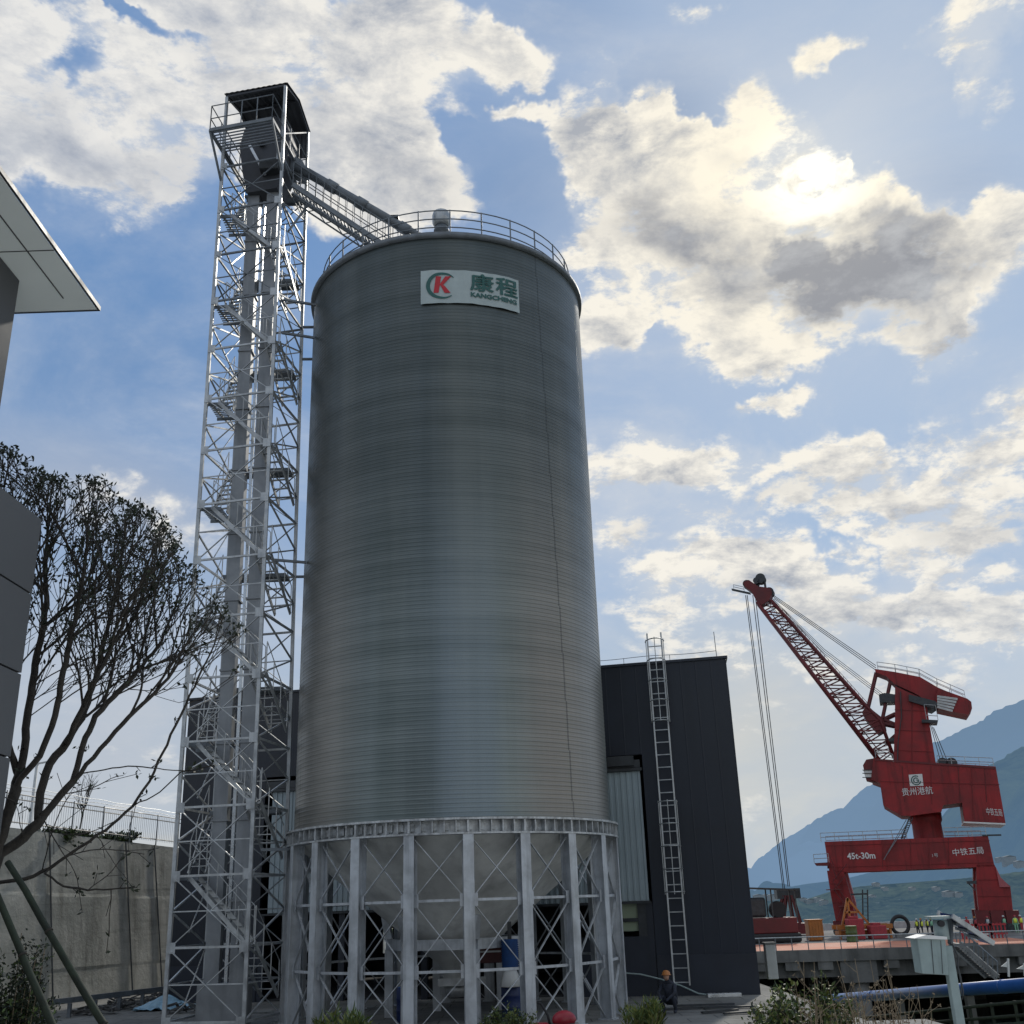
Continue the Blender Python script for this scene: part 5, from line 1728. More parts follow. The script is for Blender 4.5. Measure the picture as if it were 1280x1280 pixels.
# ------------------------------------------------------------------ trees and shrubs
def grow_tree(limbs, polys, root_pts, step=.11, seed=3):
    paths = []
    nodes = []; parent = []
    def add(p, par): nodes.append(tuple(p)); parent.append(par); return len(nodes) - 1
    last = add(root_pts[0], -1)
    for p in root_pts[1:]:
        a = Vector(nodes[last]); b = Vector(p); n = max(1, int((b - a).length / step))
        for k in range(1, n + 1): last = add(a.lerp(b, k / n), last)
    fork = last
    for start_px, Y0, Y1, pts in limbs:
        P = [at(x, y, Y0 + (Y1 - Y0) * i / (len(pts) - 1)) for i, (x, y) in enumerate(pts)]
        # nearest existing node
        arr = np.array(nodes); s = np.array(P[0])
        cur = fork if start_px else int(((arr - s) ** 2).sum(1).argmin())
        path = []
        for b in P:
            a = Vector(nodes[cur]); n = max(1, int((b - a).length / step))
            for k in range(1, n + 1):
                w = rv(.012)
                cur = add(a.lerp(b, k / n) + (w if k < n else Vector()), cur); path.append(cur)
        paths.append(path)
    # upright shoots fan out from the limbs and fork until they reach the outline of the crown
    rg = random.Random(seed)
    poly = polys
    R0 = rot.transposed()
    def pix(p):
        d = R0 @ (Vector(p) - CAM)
        return 640 + F_PX * d.x / -d.z, 640 - F_PX * d.y / -d.z
    def inside(p):
        x, y = pix(p); ins = False; j = len(poly) - 1
        for i in range(len(poly)):
            if (poly[i][1] > y) != (poly[j][1] > y) and x < (poly[j][0] - poly[i][0]) * (y - poly[i][1]) / (poly[j][1] - poly[i][1]) + poly[i][0]: ins = not ins
            j = i
        return ins and 13.0 < p[1] < 17.4
    def shoot(cur, d, L, lev):
        n = max(2, int(L / step)); out = 0
        side = rv(.5)
        bend = rv(.10)
        for k in range(n):
            a = Vector(nodes[cur])
            d = (d + bend * .35 + Vector((0, 0, .035)) + rv(.07)).normalized()
            p = a + d * step
            if not inside(p):
                out += 1
                if out > 1: return
            cur = add(p, cur)
            if lev < 4 and k > 0 and rg.random() < (.35, .42, .42, .30)[lev]:
                s_ = rv(1.0); s_ = (s_ - d * s_.dot(d))
                if s_.length < 1e-3: continue
                nd = (d + s_.normalized() * rg.uniform(.35, .75) + Vector((0, 0, .12))).normalized()
                shoot(cur, nd, L * rg.uniform(.45, .8) * (1 - k / n * .4), lev + 1)
    for path in paths:
        for q, i in enumerate(path):
            if q < 4 or q % 2: continue
            a = Vector(nodes[path[max(0, q - 2)]]); b = Vector(nodes[path[min(len(path) - 1, q + 2)]])
            if (b - a).length < 1e-4: continue
            tg = (b - a).normalized()
            if not inside(nodes[i]) and rg.random() < .7: continue
            for _ in range(1 if q % 4 else 2):
                s_ = rv(1.0); s_ = (s_ - tg * s_.dot(tg)).normalized()
                nd = (tg * .9 + s_ * rg.uniform(.45, 1.15) + Vector((.14, 0, .14))).normalized()
                shoot(i, nd, rg.uniform(.7, 1.9), 1)
        i = path[-1]
        for _ in range(3): shoot(i, (tg + rv(.35)).normalized(), 1.0, 1)
    # loose low twigs
    for path in paths[:2] + paths[-1:]:
        for q in range(6, len(path), 3):
            if pix(nodes[path[q]])[1] < 990: break
            cur = path[q]; d = (rv(.8) + Vector((.5, 0, -.15))).normalized()
            for k in range(rg.randint(4, 10)):
                d = (d + rv(.18)).normalized()
                cur = add(Vector(nodes[cur]) + d * step, cur)
                if rg.random() < .3:
                    e = cur; dd = (d + rv(.7)).normalized()
                    for _ in range(rg.randint(2, 4)): e = add(Vector(nodes[e]) + dd * step, e)
    return nodes, parent

def tree_mesh(nodes, parent, rtip=.0050, expo=2.5, rmax=.13):
    n = len(nodes)
    ch = [[] for _ in range(n)]
    for i, p in enumerate(parent):
        if p >= 0: ch[p].append(i)
    rad = [0.0] * n
    for i in range(n - 1, -1, -1):
        rad[i] = rtip if not ch[i] else sum(rad[c] ** expo for c in ch[i]) ** (1 / expo)
        rad[i] = min(rad[i], rmax)
    tr = MB(); 
    starts = [(0, None)]
    while starts:
        i, pr = starts.pop()
        pts = []; rs = []
        if pr is not None: pts.append(Vector(nodes[pr])); rs.append(min(rad[pr], rad[i] * 1.15))
        while True:
            pts.append(Vector(nodes[i])); rs.append(rad[i])
            if not ch[i]: break
            c = sorted(ch[i], key=lambda q: -rad[q])
            for q in c[1:]: starts.append((q, i))
            i = c[0]
        if len(pts) > 1:
            tr.tube(pts, rs, 7 if rs[0] > .035 else (5 if rs[0] > .015 else 3), cap=False)
    tips = [i for i in range(n) if not ch[i]]
    return tr, tips, ch, rad

def build_big_tree():
    base = at(-34, 1120, 14.6); base.z = 0
    f = at(-26, 1128, 14.6)
    limbs = [
        (True, 14.5, 14.3, [(0, 1103), (31, 1099), (62, 1086), (84, 1070), (112, 1052), (141, 1030), (166, 1008), (187, 977), (203, 942), (219, 908), (233, 880), (252, 838), (268, 806)]),
        (True, 14.7, 15.2, [(0, 1067), (19, 1055), (47, 1030), (69, 1002), (91, 977), (125, 936), (153, 905), (178, 880), (210, 848), (240, 806), (262, 770)]),
        (True, 14.6, 14.0, [(2, 1045), (12, 1011), (25, 974), (50, 945), (65, 908), (72, 880), (84, 817), (98, 757), (107, 698), (110, 650)]),
        (False, 14.8, 15.8, [(47, 1022), (50, 992), (62, 955), (84, 927), (103, 898), (119, 850), (130, 800), (145, 740), (154, 680)]),
        (False, 14.6, 14.9, [(19, 990), (31, 936), (34, 898), (44, 831), (59, 757), (56, 698), (62, 630)]),
        (False, 15.0, 14.1, [(84, 927), (107, 876), (142, 802), (172, 742), (190, 690)]),
        (False, 15.0, 16.0, [(91, 977), (104, 931), (119, 895), (166, 846), (202, 802), (220, 757), (232, 716)]),
        (False, 14.4, 13.8, [(166, 1008), (200, 990), (226, 965), (260, 958)]),
        (False, 15.0, 14.6, [(112, 965), (140, 960), (170, 958), (205, 962), (240, 965)]),
        (False, 14.7, 13.9, [(25, 974), (10, 930), (2, 860), (-6, 780), (8, 700), (4, 620)]),
        (False, 14.4, 14.0, [(56, 1092), (80, 1108), (110, 1113), (160, 1110)]),
    ]
    crown = [(-60, 575), (15, 568), (45, 600), (80, 606), (128, 606), (142, 622), (160, 640), (190, 650), (212, 672), (222, 712), (248, 725), (262, 760), (292, 795), (288, 850), (262, 880), (236, 900), (205, 880), (150, 905), (90, 900), (30, 900), (-60, 860)]
    rim = [(-60, 570), (15, 566), (45, 598), (80, 604), (128, 604), (142, 620), (160, 638), (190, 648), (212, 670), (222, 710), (248, 723), (262, 758), (292, 793), (262, 800), (235, 765), (205, 735), (185, 695), (140, 665), (100, 650), (40, 645), (-60, 620)]
    low = [(60, 1040), (130, 1062), (190, 1070), (205, 1105), (150, 1118), (90, 1100), (50, 1075)]
    low2 = [(150, 900), (260, 860), (290, 880), (250, 920), (215, 965), (180, 960)]
    nodes, parent = grow_tree(limbs, crown, [base, f])
    print('tree nodes', len(nodes))
    tr, tips, ch, rad = tree_mesh(nodes, parent)
    t = thing('bare_tree', base, 'large half-bare tree with upright dark branches and sparse leaves at the left', 'tree')
    tr.build('trunk', M['bark'], t)
    lf = MB()
    rng = random.Random(5)
    far = [i for i in range(len(nodes)) if rad[i] < .010]
    for i in far:
        p = Vector(nodes[i])
        tip = not ch[i]
        # leaf cover thickest along the top of the crown
        prob = (.95 if nodes[i][2] > 7.2 else .7) if tip else .05
        k = 0
        if rng.random() < prob: k = rng.randint(2, 5) if tip else 1
        for _ in range(k):
            d = rv() + Vector((0, 0, .35))
            leafquad(lf, p + rv(.03), d, rng.uniform(.05, .10), rng.uniform(.025, .045), rv())
    lf.build('crown', M['leaf_dark'], t)
build_big_tree()

def prop_pole(pts, lab, Y):
    a, b = at(*pts[0], Y), at(*pts[1], Y - .4)
    d = (b - a).normalized()
    foot = b + d * (b.z / -d.z)
    r = thing('support_pole', foot, lab, 'pole')
    n = 12
    MB().tube([a.lerp(foot, k / n) + rv(.008) for k in range(n + 1)], [.036 + .010 * k / n for k in range(n + 1)], 12).build('shaft', M['pole_green'], r)
    mb = MB()
    for k in (.2, .45, .7): 
        c = a.lerp(foot, k); mb.tube([c - d * .012, c + d * .012], .047, 12)
    mb.build('knot', M['bark'], r)
prop_pole([(10, 1078), (131, 1282)], 'mossy green support pole leaning to the right, longer one of the two by the tree', 13.0)
prop_pole([(-8, 1108), (66, 1284)], 'mossy green support pole leaning to the right, left one at the photo corner', 12.4)

def bush(name, c, rx, ry, h, n, L, mats, lab, cat='shrub', stems=14, seed=1, group=None, base_gap=.15, blade=False):
    rng = random.Random(seed)
    c = Vector(c)
    r = thing(name, c, lab, cat, group)
    st = MB(); groups = [MB() for _ in mats]
    for k in range(stems):
        a = rng.uniform(0, 6.28); q = rng.uniform(.1, .95) ** .6
        top = c + Vector((math.cos(a) * rx * q, math.sin(a) * ry * q, h * rng.uniform(.75, 1.05) * (1 - .35 * q * q)))
        b = c + Vector((math.cos(a) * rx * q * .35, math.sin(a) * ry * q * .35, 0))
        mid = b.lerp(top, .5) + rv(.05)
        st.tube([b, mid, top], [.014, .010, .004], 4, cap=False)
        m = int(n / stems)
        for i in range(m):
            t = base_gap + (1 - base_gap) * rng.random() ** .8
            p = (b.lerp(mid, t * 2) if t < .5 else mid.lerp(top, t * 2 - 1)) + rv(rng.uniform(.02, .22) * min(1, rx))
            g = groups[int(rng.random() ** 1.3 * len(mats))]
            if blade:
                d = Vector((rng.uniform(-1, 1), rng.uniform(-1, 1), rng.uniform(.4, 1.6)))
            else:
                d = rv() + Vector((0, 0, .5))
            ll = L * rng.uniform(.6, 1.3)
            leafquad(g, p, d, ll, ll * (.16 if blade else .42), rv())
    st.build('stem', M['twig'], r)
    for g, m in zip(groups, mats):
        if g.v: g.build('foliage', M[m], r)
    return r

def plants():
    p = at(428, 1300, 27); bush('shrub', (p.x, p.y, 0), .72, .5, .98, 1300, .26, ['leaf', 'leaf_yellow'], 'low shrub with long green blades in front of the left silo columns', seed=2, blade=True, stems=22)
    p = at(636, 1300, 27); bush('shrub', (p.x, p.y, 0), .68, .5, 1.0, 4500, .08, ['leaf', 'leaf_dark', 'leaf_yellow'], 'rounded green shrub in front of the silo left of the red machine', seed=3, stems=26)
    p = at(806, 1300, 27); bush('shrub', (p.x, p.y, 0), .62, .5, .98, 1500, .22, ['leaf_yellow', 'leaf'], 'yellow-green blade-leaved shrub in front of the crouching worker', seed=4, blade=True, stems=24)
    p = at(1010, 1300, 21); bush('shrub', (p.x, p.y, 0), 1.05, .8, 1.78, 9000, .10, ['leaf', 'leaf_dark', 'leaf_yellow'], 'large loose green shrub at the lower right beside the blue pipeline', seed=5, stems=44)
    p = at(1070, 1300, 20); 
    # dry flower stalks beside it
    r = thing('dry_stalks', (p.x, p.y, 0), 'clump of dry brown flower stalks beside the large lower right shrub', 'plant')
    rng = random.Random(9); mb = MB(); hd = MB()
    for k in range(46):
        a = Vector((p.x + rng.uniform(-.9, 1.2), p.y + rng.uniform(-.5, .5), 0)); h = rng.uniform(1.2, 1.85) if k > 5 else 2.1
        lean = Vector((rng.uniform(-.3, .3), rng.uniform(-.2, .2), h)); b = a + lean
        mb.tube([a, a.lerp(b, .6) + rv(.05), b], [.009, .007, .004], 4, cap=False)
        for q in range(4):
            s_ = a.lerp(b, rng.uniform(.45, .95)); e = s_ + Vector((rng.uniform(-.25, .25), rng.uniform(-.2, .2), rng.uniform(.1, .28)))
            mb.tube([s_, e], [.005, .003], 3, cap=False)
            for w in range(3): leafquad(hd, e + rv(.015), rv() + Vector((0, 0, .3)), .05, .03, rv())
    mb.build('stem', M['twig'], r); tag(hd.build('seed_heads', M['twig'], r), None, None, kind='stuff')
    p = at(4, 1300, 13.2)
    bush('dark_shrub', (p.x - .12, 13.6, 0), .62, .5, 3.05, 18000, .06, ['leaf_dark', 'leaf_dark', 'leaf_dark', 'leaf'], 'tall dark green clipped shrub at the lower left corner behind the poles', seed=6, stems=60, base_gap=.35)
    p = at(22, 1300, 17); bush('shrub', (p.x, p.y, 0), .6, .4, 1.5, 500, .09, ['leaf', 'leaf_yellow'], 'small yellow-green shrub at the lower left corner by the barrier', seed=12, stems=14)
    # growth along the wall top
    for i, (x, Y, w, h, lab) in enumerate([(72, 47, 1.1, .55, 'low dark bush on the wall top, left one below the fence'), (92, 49, 1.0, .45, 'low dark bush on the wall top, middle one below the fence'), (150, 52, 1.2, .4, 'low dark bush on the wall top, right one below the fence')]):
        p = at(x, 1046, Y)
        bush('wall_bush', (p.x, p.y, p.z - .25), w, .5, h, 3000, .14, ['leaf_dark', 'leaf'], lab, seed=20 + i, stems=24)
    # small bare sapling behind the fence
    p = at(99, 1040, 54); rng = random.Random(31); mb = MB()
    r = thing('bare_sapling', p, 'thin leafless sapling behind the fence on the retaining wall', 'tree')
    def br(a, d, L, rr, lev):
        b = a + d * L; mb.tube([a, a.lerp(b, .5) + rv(L * .04), b], [rr, rr * .8, rr * .6], 4, cap=False)
        if lev < 4:
            for k in range(3 if lev else 5):
                br(a.lerp(b, rng.uniform(.45, 1)), (d + rv(.55) + Vector((0, 0, .15))).normalized(), L * rng.uniform(.5, .75), rr * .55, lev + 1)
    br(p, Vector((.1, 0, 1)), 1.5, .05, 0)
    mb.build('trunk', M['bark'], r)
plants()

# trees seen through the warehouse bays, beyond it
def back_tree(x, Y, h, w, seed, lab):
    rng = random.Random(seed)
    p = at(x, 1200, Y); p.z = 0
    r = thing('broadleaf_tree', p, lab, 'tree')
    tr = MB().tube([p, p + Vector((.1, 0, h * .4)), p + Vector((0, .1, h * .75))], [.16, .11, .05], 8)
    cr = MB()
    for k in range(16):
        a = rng.uniform(0, 6.28); q = rng.uniform(.3, 1); e = p + Vector((math.cos(a) * w * q, math.sin(a) * w * q, h * rng.uniform(.35, 1)))
        tr.tube([p + Vector((0, 0, h * rng.uniform(.25, .6))), e], [.05, .015], 4, cap=False)
        for i in range(90):
            leafquad(cr, e + rv(rng.uniform(.1, .8)), rv(), .22, .12, rv())
    tr.build('trunk', M['bark'], r); cr.build('crown', M['leaf'], r)
back_tree(390, 66, 5.5, 2.0, 41, 'green tree seen through the open bay behind the left silo columns')
back_tree(470, 68, 5.0, 2.0, 42, 'green tree seen through the open bay left of the silo hopper outlet')
back_tree(790, 64, 4.2, 1.8, 43, 'green tree seen through the window bay right of the silo')

# ------------------------------------------------------------------ small things round the silo foot
M['bluedeep'] = mat('deep_blue_fabric', (.012, .06, .20), .7, 0, .2, 3)
def small_things():
    p = atz(841, 1266, 0)
    person('person', (p.x, p.y, .0), math.radians(150), 1.78, M['navycloth'], M['navycloth'], M['orangem'], 'crouching worker in dark clothes with an orange helmet before the dark warehouse', pose='crouch')
    # red walk-behind machine
    p = at(692, 1300, 28.5); b = Vector((p.x, p.y, 0))
    r = thing('power_machine', b, 'red engine-driven machine with a black handle in front of the silo columns', 'machine')
    MB().ball(b + Vector((.28, 0, .50)), .26, 1.15, .8, .85, 20, 12).build('fuel_tank', M['redmachine'], r)
    MB().box(b + Vector((.25, 0, .26)), (.55, .42, .36)).build('engine', M['darkmetal'], r, bevel=.04)
    MB().box(b + Vector((-.30, 0, .36)), (.42, .36, .20)).build('front_cover', M['redmachine'], r, bevel=.07)
    MB().tube([b + Vector((-.05, 0, .3)), b + Vector((-.12, 0, .62)), b + Vector((-.27, .05, .88)), b + Vector((-.36, .05, .90))], .032, 10).build('handle', M['black'], r)
    for x in (-.35, .30):
        for y in (-.27, .27):
            MB().lathe(b + Vector((x, y - .05, .18)), [(.10, 0), (.18, .01), (.18, .09), (.10, .10)], 18, axis=Vector((0, 1, 0))).build('wheel', M['black'], r)
    MB().lathe(b + Vector((.58, -.1, .42)), [(.05, 0), (.07, .03), (.07, .22), (.05, .25)], 14, axis=Vector((0, 1, 0))).build('muffler', M['galv'], r)
    # loading spout under the silo
    a = at(637, 1174, 34.6)
    r = thing('loading_spout', a, 'blue bellows loading spout ending in a white skirt under the hopper', 'spout')
    prof = []
    for k in range(14): prof += [(.24, -.06 * k), (.27, -.06 * k - .03)]
    MB().lathe(a, prof, 20).build('bellows', M['bluedeep'], r)
    MB().lathe(a + Vector((0, 0, -.84)), [(.17, 0), (.20, -.05), (.34, -.46), (.30, -.48)], 20, cap=False).build('skirt', M['white'], r)
    MB().bar(a, a + Vector((0, 0, .5)), .12, .12, up=Vector((0, 1, 0))).build('hanger', M['darkmetal'], r)
    a = at(613, 1190, 35.4)
    r = thing('control_cabinet', a, 'dark maroon cabinet hanging beside the blue loading spout', 'cabinet')
    MB().box(a, (.72, .3, .62)).build('body', mat('maroon', (.07, .02, .02), .6), r, bevel=.02)
    MB().box(a + Vector((0, -.17, .02)), (.66, .03, .05)).build('handle', M['galv'], r)
    MB().bar(a + Vector((0, 0, .3)), a + Vector((0, 0, 1.0)), .08, .08, up=Vector((0, 1, 0))).build('hanger', M['darkmetal'], r)
    for x, lab in ((508, 'dark blue barrel standing left under the hopper'), (640, 'dark blue barrel standing right under the loading spout')):
        p = at(x, 1275, 34.8); b = Vector((p.x, p.y, 0))
        r = thing('barrel', b, lab, 'barrel')
        MB().lathe(b, [(.28, 0), (.30, .03), (.30, .28), (.315, .31), (.30, .34), (.30, .60), (.315, .63), (.30, .66), (.30, .92), (.27, .95)], 22).build('body', M['bluedark'], r)
        MB().lathe(b + Vector((0, 0, .945)), [(.27, 0), (.27, .02), (.03, .02)], 22).build('lid', M['bluepipe'], r)
    # metal plate, planks and offcuts lying about
    p = atz(905, 1246, .0); o = MB().box((p.x, p.y, .06), (1.15, .35, .12)).build('metal_plate', M['galv_bright'], bevel=.01)
    tag(o, 'bright metal plate lying on the pavement against the warehouse foot', 'plate')
    rng = random.Random(77)
    labs = ['left end of the row', 'second from left', 'middle of the row', 'second from right', 'right end of the row']
    spots = [(862, 1262, 1.5, .1), (880, 1258, 1.9, -.1), (900, 1266, 1.2, .35), (912, 1261, 1.6, -.05), (925, 1268, 1.0, .2)]
    for i, (x, y, L, a) in enumerate(spots):
        p = atz(x, y, 0); d = Vector((math.cos(a), math.sin(a), 0))
        o = MB().bar(p - d * L / 2 + Vector((0, 0, .04 + i * .002)), p + d * L / 2 + Vector((0, 0, .05 + i * .002)), .14, .05).build('plank', M['darkmetal'])
        tag(o, 'dark plank lying on the pavement right of the crouching worker, ' + labs[i], 'plank', 'planks scattered on the pavement')
    for i, (x, y, s) in enumerate([(165, 1256, .9), (182, 1250, 1.1), (150, 1262, .8), (235, 1266, .7), (120, 1268, .7)]):
        p = atz(x, y, 0); mb = MB()
        for k in range(26):
            c = p + Vector((rng.uniform(-1, 1) * s, rng.uniform(-.6, .6) * s, rng.uniform(.02, .26)))
            d = rv(); d.z *= .3
            mb.bar(c - d * .3, c + d * .3, rng.uniform(.03, .14), rng.uniform(.02, .08))
        o = mb.build('rubble_pile', M['debris'])
        tag(o, 'low heap of grey building debris ' + ['left of the tower base, middle one', 'left of the tower base, nearest the dark warehouse', 'left of the tower base, left of the middle one', 'at the foot of the lattice tower', 'farthest left by the steel barrier'][i], 'debris', 'heaps of building debris')
    p = atz(206, 1262, 0); vs = []; n = 14
    for i in range(n + 1):
        for j in range(n + 1):
            u, v = i / n - .5, j / n - .5
            h = .42 * max(0, 1 - 2.2 * math.hypot(u, v)) + rng.uniform(0, .13)
            vs.append((p.x + u * 2.0, p.y + v * 1.4, .02 + h))
    o = MB().add(vs, [(i * (n + 1) + j, (i + 1) * (n + 1) + j, (i + 1) * (n + 1) + j + 1, i * (n + 1) + j + 1) for i in range(n) for j in range(n)]).build('plastic_sheet', M['plasticblue'])
    tag(o, 'crumpled light blue plastic sheet on the ground at the foot of the tower', 'sheet')
small_things()
# ------------------------------------------------------------------ ground, water, hills
def ground_z(x, y):
    # the plot is level; on the river side the bank falls away to the water
    s = 0.0
    if x > 2 and y > 22:
        edge = 9.0 if y > 34 else 9.0 + (34 - y) * .55
        s = max(x - edge, 0.0)
        if y > 46: s = max(s, (y - 46) * .8 + (x - edge) * .4)
    elif x <= 2:
        s = max(0.0, y - 80)
    return -10.5 * (1 - math.exp(-max(0.0, s) / 7.5))

def build_ground():
    xs = [-6000, -2000, -700, -250, -120] + [-60 + i * 1.5 for i in range(150)] + [180, 260, 400, 900, 2500, 6000]
    ys = [-6000, -1500, -300, -60, -20] + [-5 + i * 1.5 for i in range(110)] + [175, 210, 300]
    nx, ny = len(xs), len(ys)
    vs = [(x, y, ground_z(x, y)) for y in ys for x in xs]
    fs = [(j * nx + i, j * nx + i + 1, (j + 1) * nx + i + 1, (j + 1) * nx + i) for j in range(ny - 1) for i in range(nx - 1)]
    m = bpy.data.materials.new('ground'); m.use_nodes = True
    t = m.node_tree; N = NT(t); b = t.nodes['Principled BSDF']
    P = N.n('ShaderNodeTexCoord').outputs['Object']
    n1 = N.noise(P, .22, 7, .62).outputs['Fac']
    n2 = N.noise(P, 1.6, 8, .7, .4).outputs['Fac']
    c = N.mix(N.mapr(n1, .35, .65), (.14, .14, .135, 1), (.25, .25, .235, 1))
    c = N.mix(N.mapr(n2, .5, .7, 0, .6), c, (.07, .068, .062, 1))
    brick = N.n('ShaderNodeTexBrick', inp={0: P, 'Scale': .28, 'Mortar Size': .006, 'Color1': (1, 1, 1, 1), 'Color2': (.86, .86, .86, 1), 'Mortar': (.4, .4, .4, 1)})
    c = N.mix(1.0, c, brick.outputs[0], 'MULTIPLY')
    z = N.n('ShaderNodeSeparateXYZ', inp={0: P}).outputs[2]
    g = N.mix(N.mapr(n2, .35, .65), (.028, .040, .012, 1), (.085, .10, .035, 1))
    c = N.mix(N.mapr(z, -.55, -.10, 1, 0), c, g)
    t.links.new(c, b.inputs['Base Color']); b.inputs['Roughness'].default_value = .9
    bn = N.noise(P, 3.0, 8, .7).outputs['Fac']
    t.links.new(N.n('ShaderNodeBump', inp={'Height': bn, 'Strength': .5, 'Distance': .08}).outputs[0], b.inputs['Normal'])
    structure(MB().add(vs, fs, True).build('ground', m, origin=(0, 0, 0)))
    fc = mat('pale_bounce', (.52, .52, .50), .9, 0, .12, .5, bump=.2, bscale=5)
    structure(MB().add([(-40, -40, .02), (30, -40, .02), (30, 21, .02), (-40, 21, .02)], [(0, 1, 2, 3)]).build('bounce_sheet', fc, origin=(0, 0, 0)))  # unseen pale sheet, added to bounce light up onto the soffit
    # river
    w = bpy.data.materials.new('river_water'); w.use_nodes = True
    t = w.node_tree; N = NT(t); b = t.nodes['Principled BSDF']
    b.inputs['Base Color'].default_value = (.05, .075, .07, 1); b.inputs['Roughness'].default_value = .12
    P = N.n('ShaderNodeTexCoord').outputs['Object']
    bn = N.noise(P, .5, 5, .6).outputs['Fac']
    t.links.new(N.n('ShaderNodeBump', inp={'Height': bn, 'Strength': .35, 'Distance': .2}).outputs[0], b.inputs['Normal'])
    structure(MB().add([(-6000, 60, -9.2), (6000, 60, -9.2), (6000, 9000, -9.2), (-6000, 9000, -9.2)], [(0, 1, 2, 3)]).build('river', w, origin=(0, 0, 0)))
    # upper terrace behind the retaining wall
    structure(MB().add([(-21.2, 43.6, 6.5), (-17.7, 55, 6.1), (-8.2, 85, 6.0), (-60, 140, 6.2), (-160, 90, 6.4), (-60, 10, 6.5), (-29, 17, 6.6)], [(0, 1, 2, 3, 4, 5, 6)]).build('upper_ground', m, origin=(0, 0, 0)))
build_ground()

def hill_mat(name, c1, c2, haze, hf, scale, speck=0.0):
    m = bpy.data.materials.new(name); m.use_nodes = True
    t = m.node_tree; N = NT(t); b = t.nodes['Principled BSDF']; out = [n for n in t.nodes if n.type == 'OUTPUT_MATERIAL'][0]
    P = N.n('ShaderNodeTexCoord').outputs['Object']
    n1 = N.noise(P, scale * 1.6, 10, .75, .4).outputs['Fac']
    n2 = N.noise(P, scale * .22, 5, .6, .3).outputs['Fac']
    c = N.mix(N.mapr(n1, .38, .62), c1 + (1,), c2 + (1,))
    c = N.mix(N.mapr(n2, .45, .7, 0, .55), c, tuple(x * 1.9 for x in c2) + (1,))
    if speck:
        n3 = N.noise(P, scale * 3.2, 3, .5).outputs['Fac']
        c = N.mix(N.mapr(n3, .66, .72, 0, speck), c, (.35, .36, .34, 1))
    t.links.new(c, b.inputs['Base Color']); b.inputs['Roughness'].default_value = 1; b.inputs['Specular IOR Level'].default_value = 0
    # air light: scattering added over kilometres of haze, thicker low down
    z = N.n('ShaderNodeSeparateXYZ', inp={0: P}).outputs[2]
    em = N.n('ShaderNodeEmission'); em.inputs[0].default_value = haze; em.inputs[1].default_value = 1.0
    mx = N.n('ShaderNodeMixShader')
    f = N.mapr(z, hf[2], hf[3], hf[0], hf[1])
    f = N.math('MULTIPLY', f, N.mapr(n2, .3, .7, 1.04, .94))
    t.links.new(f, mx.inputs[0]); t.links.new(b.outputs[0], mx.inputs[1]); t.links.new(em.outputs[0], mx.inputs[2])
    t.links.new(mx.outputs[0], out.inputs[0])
    return m

def build_hill(name, ridge, D0, D1, m, seed, rough, back=1.35, nrow=26, depthvar=.12):
    """ridge: survey pixels of the skyline; D0 foot distance, D1 skyline distance"""
    rng = np.random.default_rng(seed)
    pts = []
    for i in range(len(ridge) - 1):
        n = max(2, int(abs(ridge[i + 1][0] - ridge[i][0]) / 4))
        for k in range(n): pts.append((ridge[i][0] + (ridge[i + 1][0] - ridge[i][0]) * k / n, ridge[i][1] + (ridge[i + 1][1] - ridge[i][1]) * k / n))
    pts.append(ridge[-1])
    ph = rng.uniform(0, 6.28, 24)
    cols = len(pts); vs = []
    def nz(a, b):
        s = 0
        for q in range(8):
            s += math.sin(a * (1.7 + q * 1.9) + ph[q] + 1.3 * math.sin(b * (1.1 + q) + ph[q + 8])) * math.sin(b * (2.1 + q * 1.6) + ph[q + 16]) / (1 + q * .6)
        return s
    for i, (x, y) in enumerate(pts):
        r = ray(x, y); el = r.z / math.hypot(r.x, r.y); h = Vector((r.x, r.y, 0)).normalized()
        rel = EYE + el * D1
        for j in range(nrow + 1):
            t = j / nrow
            if t <= .8:
                q = t / .8; D = D0 + (D1 - D0) * q
                z = -11 + (rel + 11) * (q ** .85) * (1 - .18 * math.sin(math.pi * q)) 
                z += nz(i * .045, t * 4) * rough * math.sin(math.pi * min(1, q)) * .8
            else:
                q = (t - .8) / .2; D = D1 + (D1 * back - D1) * q
                z = rel * (1 - q) - 11 * q
            if abs(t - .8) < 1e-6 or (t < .8 and t > .72):
                z += rng.normal(0, rough * .05)
            vs.append((h.x * D, h.y * D, z))
    nr = nrow + 1
    fs = [(i * nr + j, (i + 1) * nr + j, (i + 1) * nr + j + 1, i * nr + j + 1) for i in range(cols - 1) for j in range(nrow)]
    return structure(MB().add(vs, fs, True).build(name, m, origin=(0, 0, 0)))

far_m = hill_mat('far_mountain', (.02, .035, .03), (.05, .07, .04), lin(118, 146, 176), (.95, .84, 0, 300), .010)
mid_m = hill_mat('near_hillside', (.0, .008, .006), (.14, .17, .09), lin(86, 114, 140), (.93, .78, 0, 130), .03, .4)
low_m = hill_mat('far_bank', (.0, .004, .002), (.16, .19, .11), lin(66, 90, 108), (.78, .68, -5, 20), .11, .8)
build_hill('mountain', [(700, 1180), (860, 1140), (925, 1098), (939, 1087), (962, 1062), (983, 1047), (1005, 1034), (1030, 1018), (1055, 1006), (1066, 993), (1083, 981), (1110, 962), (1135, 942), (1166, 922), (1178, 916), (1192, 909), (1210, 900), (1227, 890), (1240, 879), (1255, 872), (1268, 869), (1280, 866), (1330, 850), (1400, 800), (1500, 790), (1700, 850), (1900, 900)], 900, 1900, far_m, 3, 26)
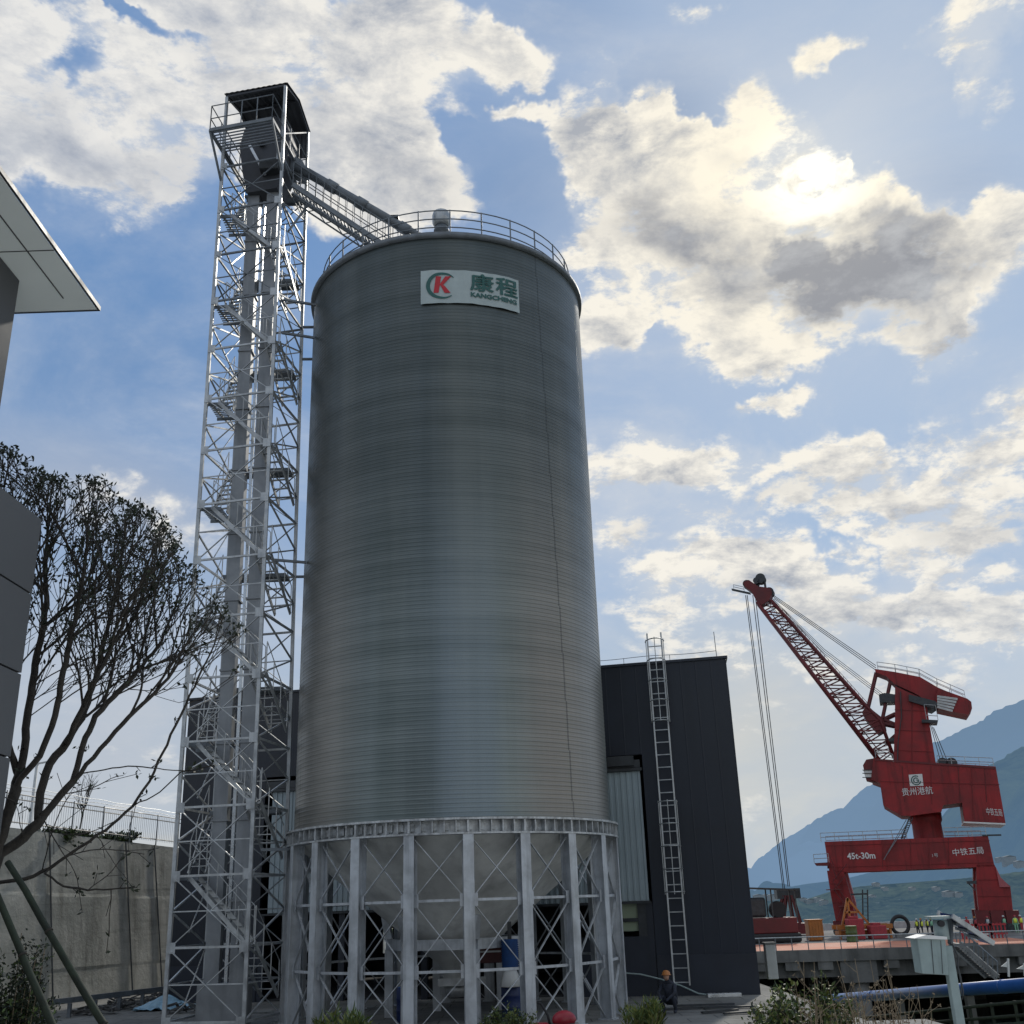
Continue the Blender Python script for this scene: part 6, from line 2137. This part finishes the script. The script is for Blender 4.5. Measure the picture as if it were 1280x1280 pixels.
build_hill('hillside', [(880, 1128), (960, 1112), (1010, 1103), (1050, 1098), (1090, 1088), (1130, 1066), (1165, 1030), (1190, 1000), (1215, 968), (1245, 945), (1280, 925), (1360, 880), (1500, 860), (1700, 900)], 520, 950, mid_m, 8, 10)
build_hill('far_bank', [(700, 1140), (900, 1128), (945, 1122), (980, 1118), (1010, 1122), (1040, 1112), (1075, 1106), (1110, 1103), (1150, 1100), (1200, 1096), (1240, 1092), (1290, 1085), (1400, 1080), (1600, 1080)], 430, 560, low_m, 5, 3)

def far_houses():
    from mathutils.bvhtree import BVHTree
    trees = []
    for nm in ('far_bank', 'hillside'):
        me = bpy.data.objects[nm].data
        trees.append(BVHTree.FromPolygons([v.co.copy() for v in me.vertices], [tuple(p.vertices) for p in me.polygons]))
    rng = random.Random(4)
    hz = mat('hazy_house_wall', (.30, .34, .36), .9, 0, .1, .2)
    hr = mat('hazy_house_roof', (.16, .19, .21), .9, 0, .1, .2)
    spots = [(948, 1124, 11), (957, 1122, 8), (966, 1125, 12), (975, 1122, 8), (1003, 1126, 8), (1012, 1129, 9), (1022, 1127, 7), (1030, 1131, 9),
             (1095, 1108, 7), (1106, 1112, 6), (1186, 1121, 12), (1197, 1120, 9), (1170, 1112, 7), (1090, 1122, 7), (1140, 1112, 6), (1262, 1080, 14), (1274, 1083, 10), (1250, 1077, 8)]
    for i, (x, y, w) in enumerate(spots):
        d = ray(x, y).normalized(); hit = None
        for tr in trees:
            h = tr.ray_cast(CAM, d)
            if h[0] is not None and (hit is None or h[3] < hit[1]): hit = (h[0], h[3])
        if hit is None: continue
        p = hit[0]; Y = p.y
        r = thing('far_house', p, 'small pale building on the hazy far river bank below the mountain', 'building', 'small pale buildings on the far bank')
        ww = w * Y / 1317; hh = ww * rng.uniform(.35, .6)
        MB().box(p + Vector((0, 0, hh / 2 - 1)), (ww, 4, hh + 2)).build('wall', hz, r)
        MB().prism([p + Vector((-ww * .5, -2.05, hh)), p + Vector((ww * .5, -2.05, hh)), p + Vector((0, -2.05, hh + ww * .10))], (0, 4.1, 0)).build('roof', hr, r)
far_houses()
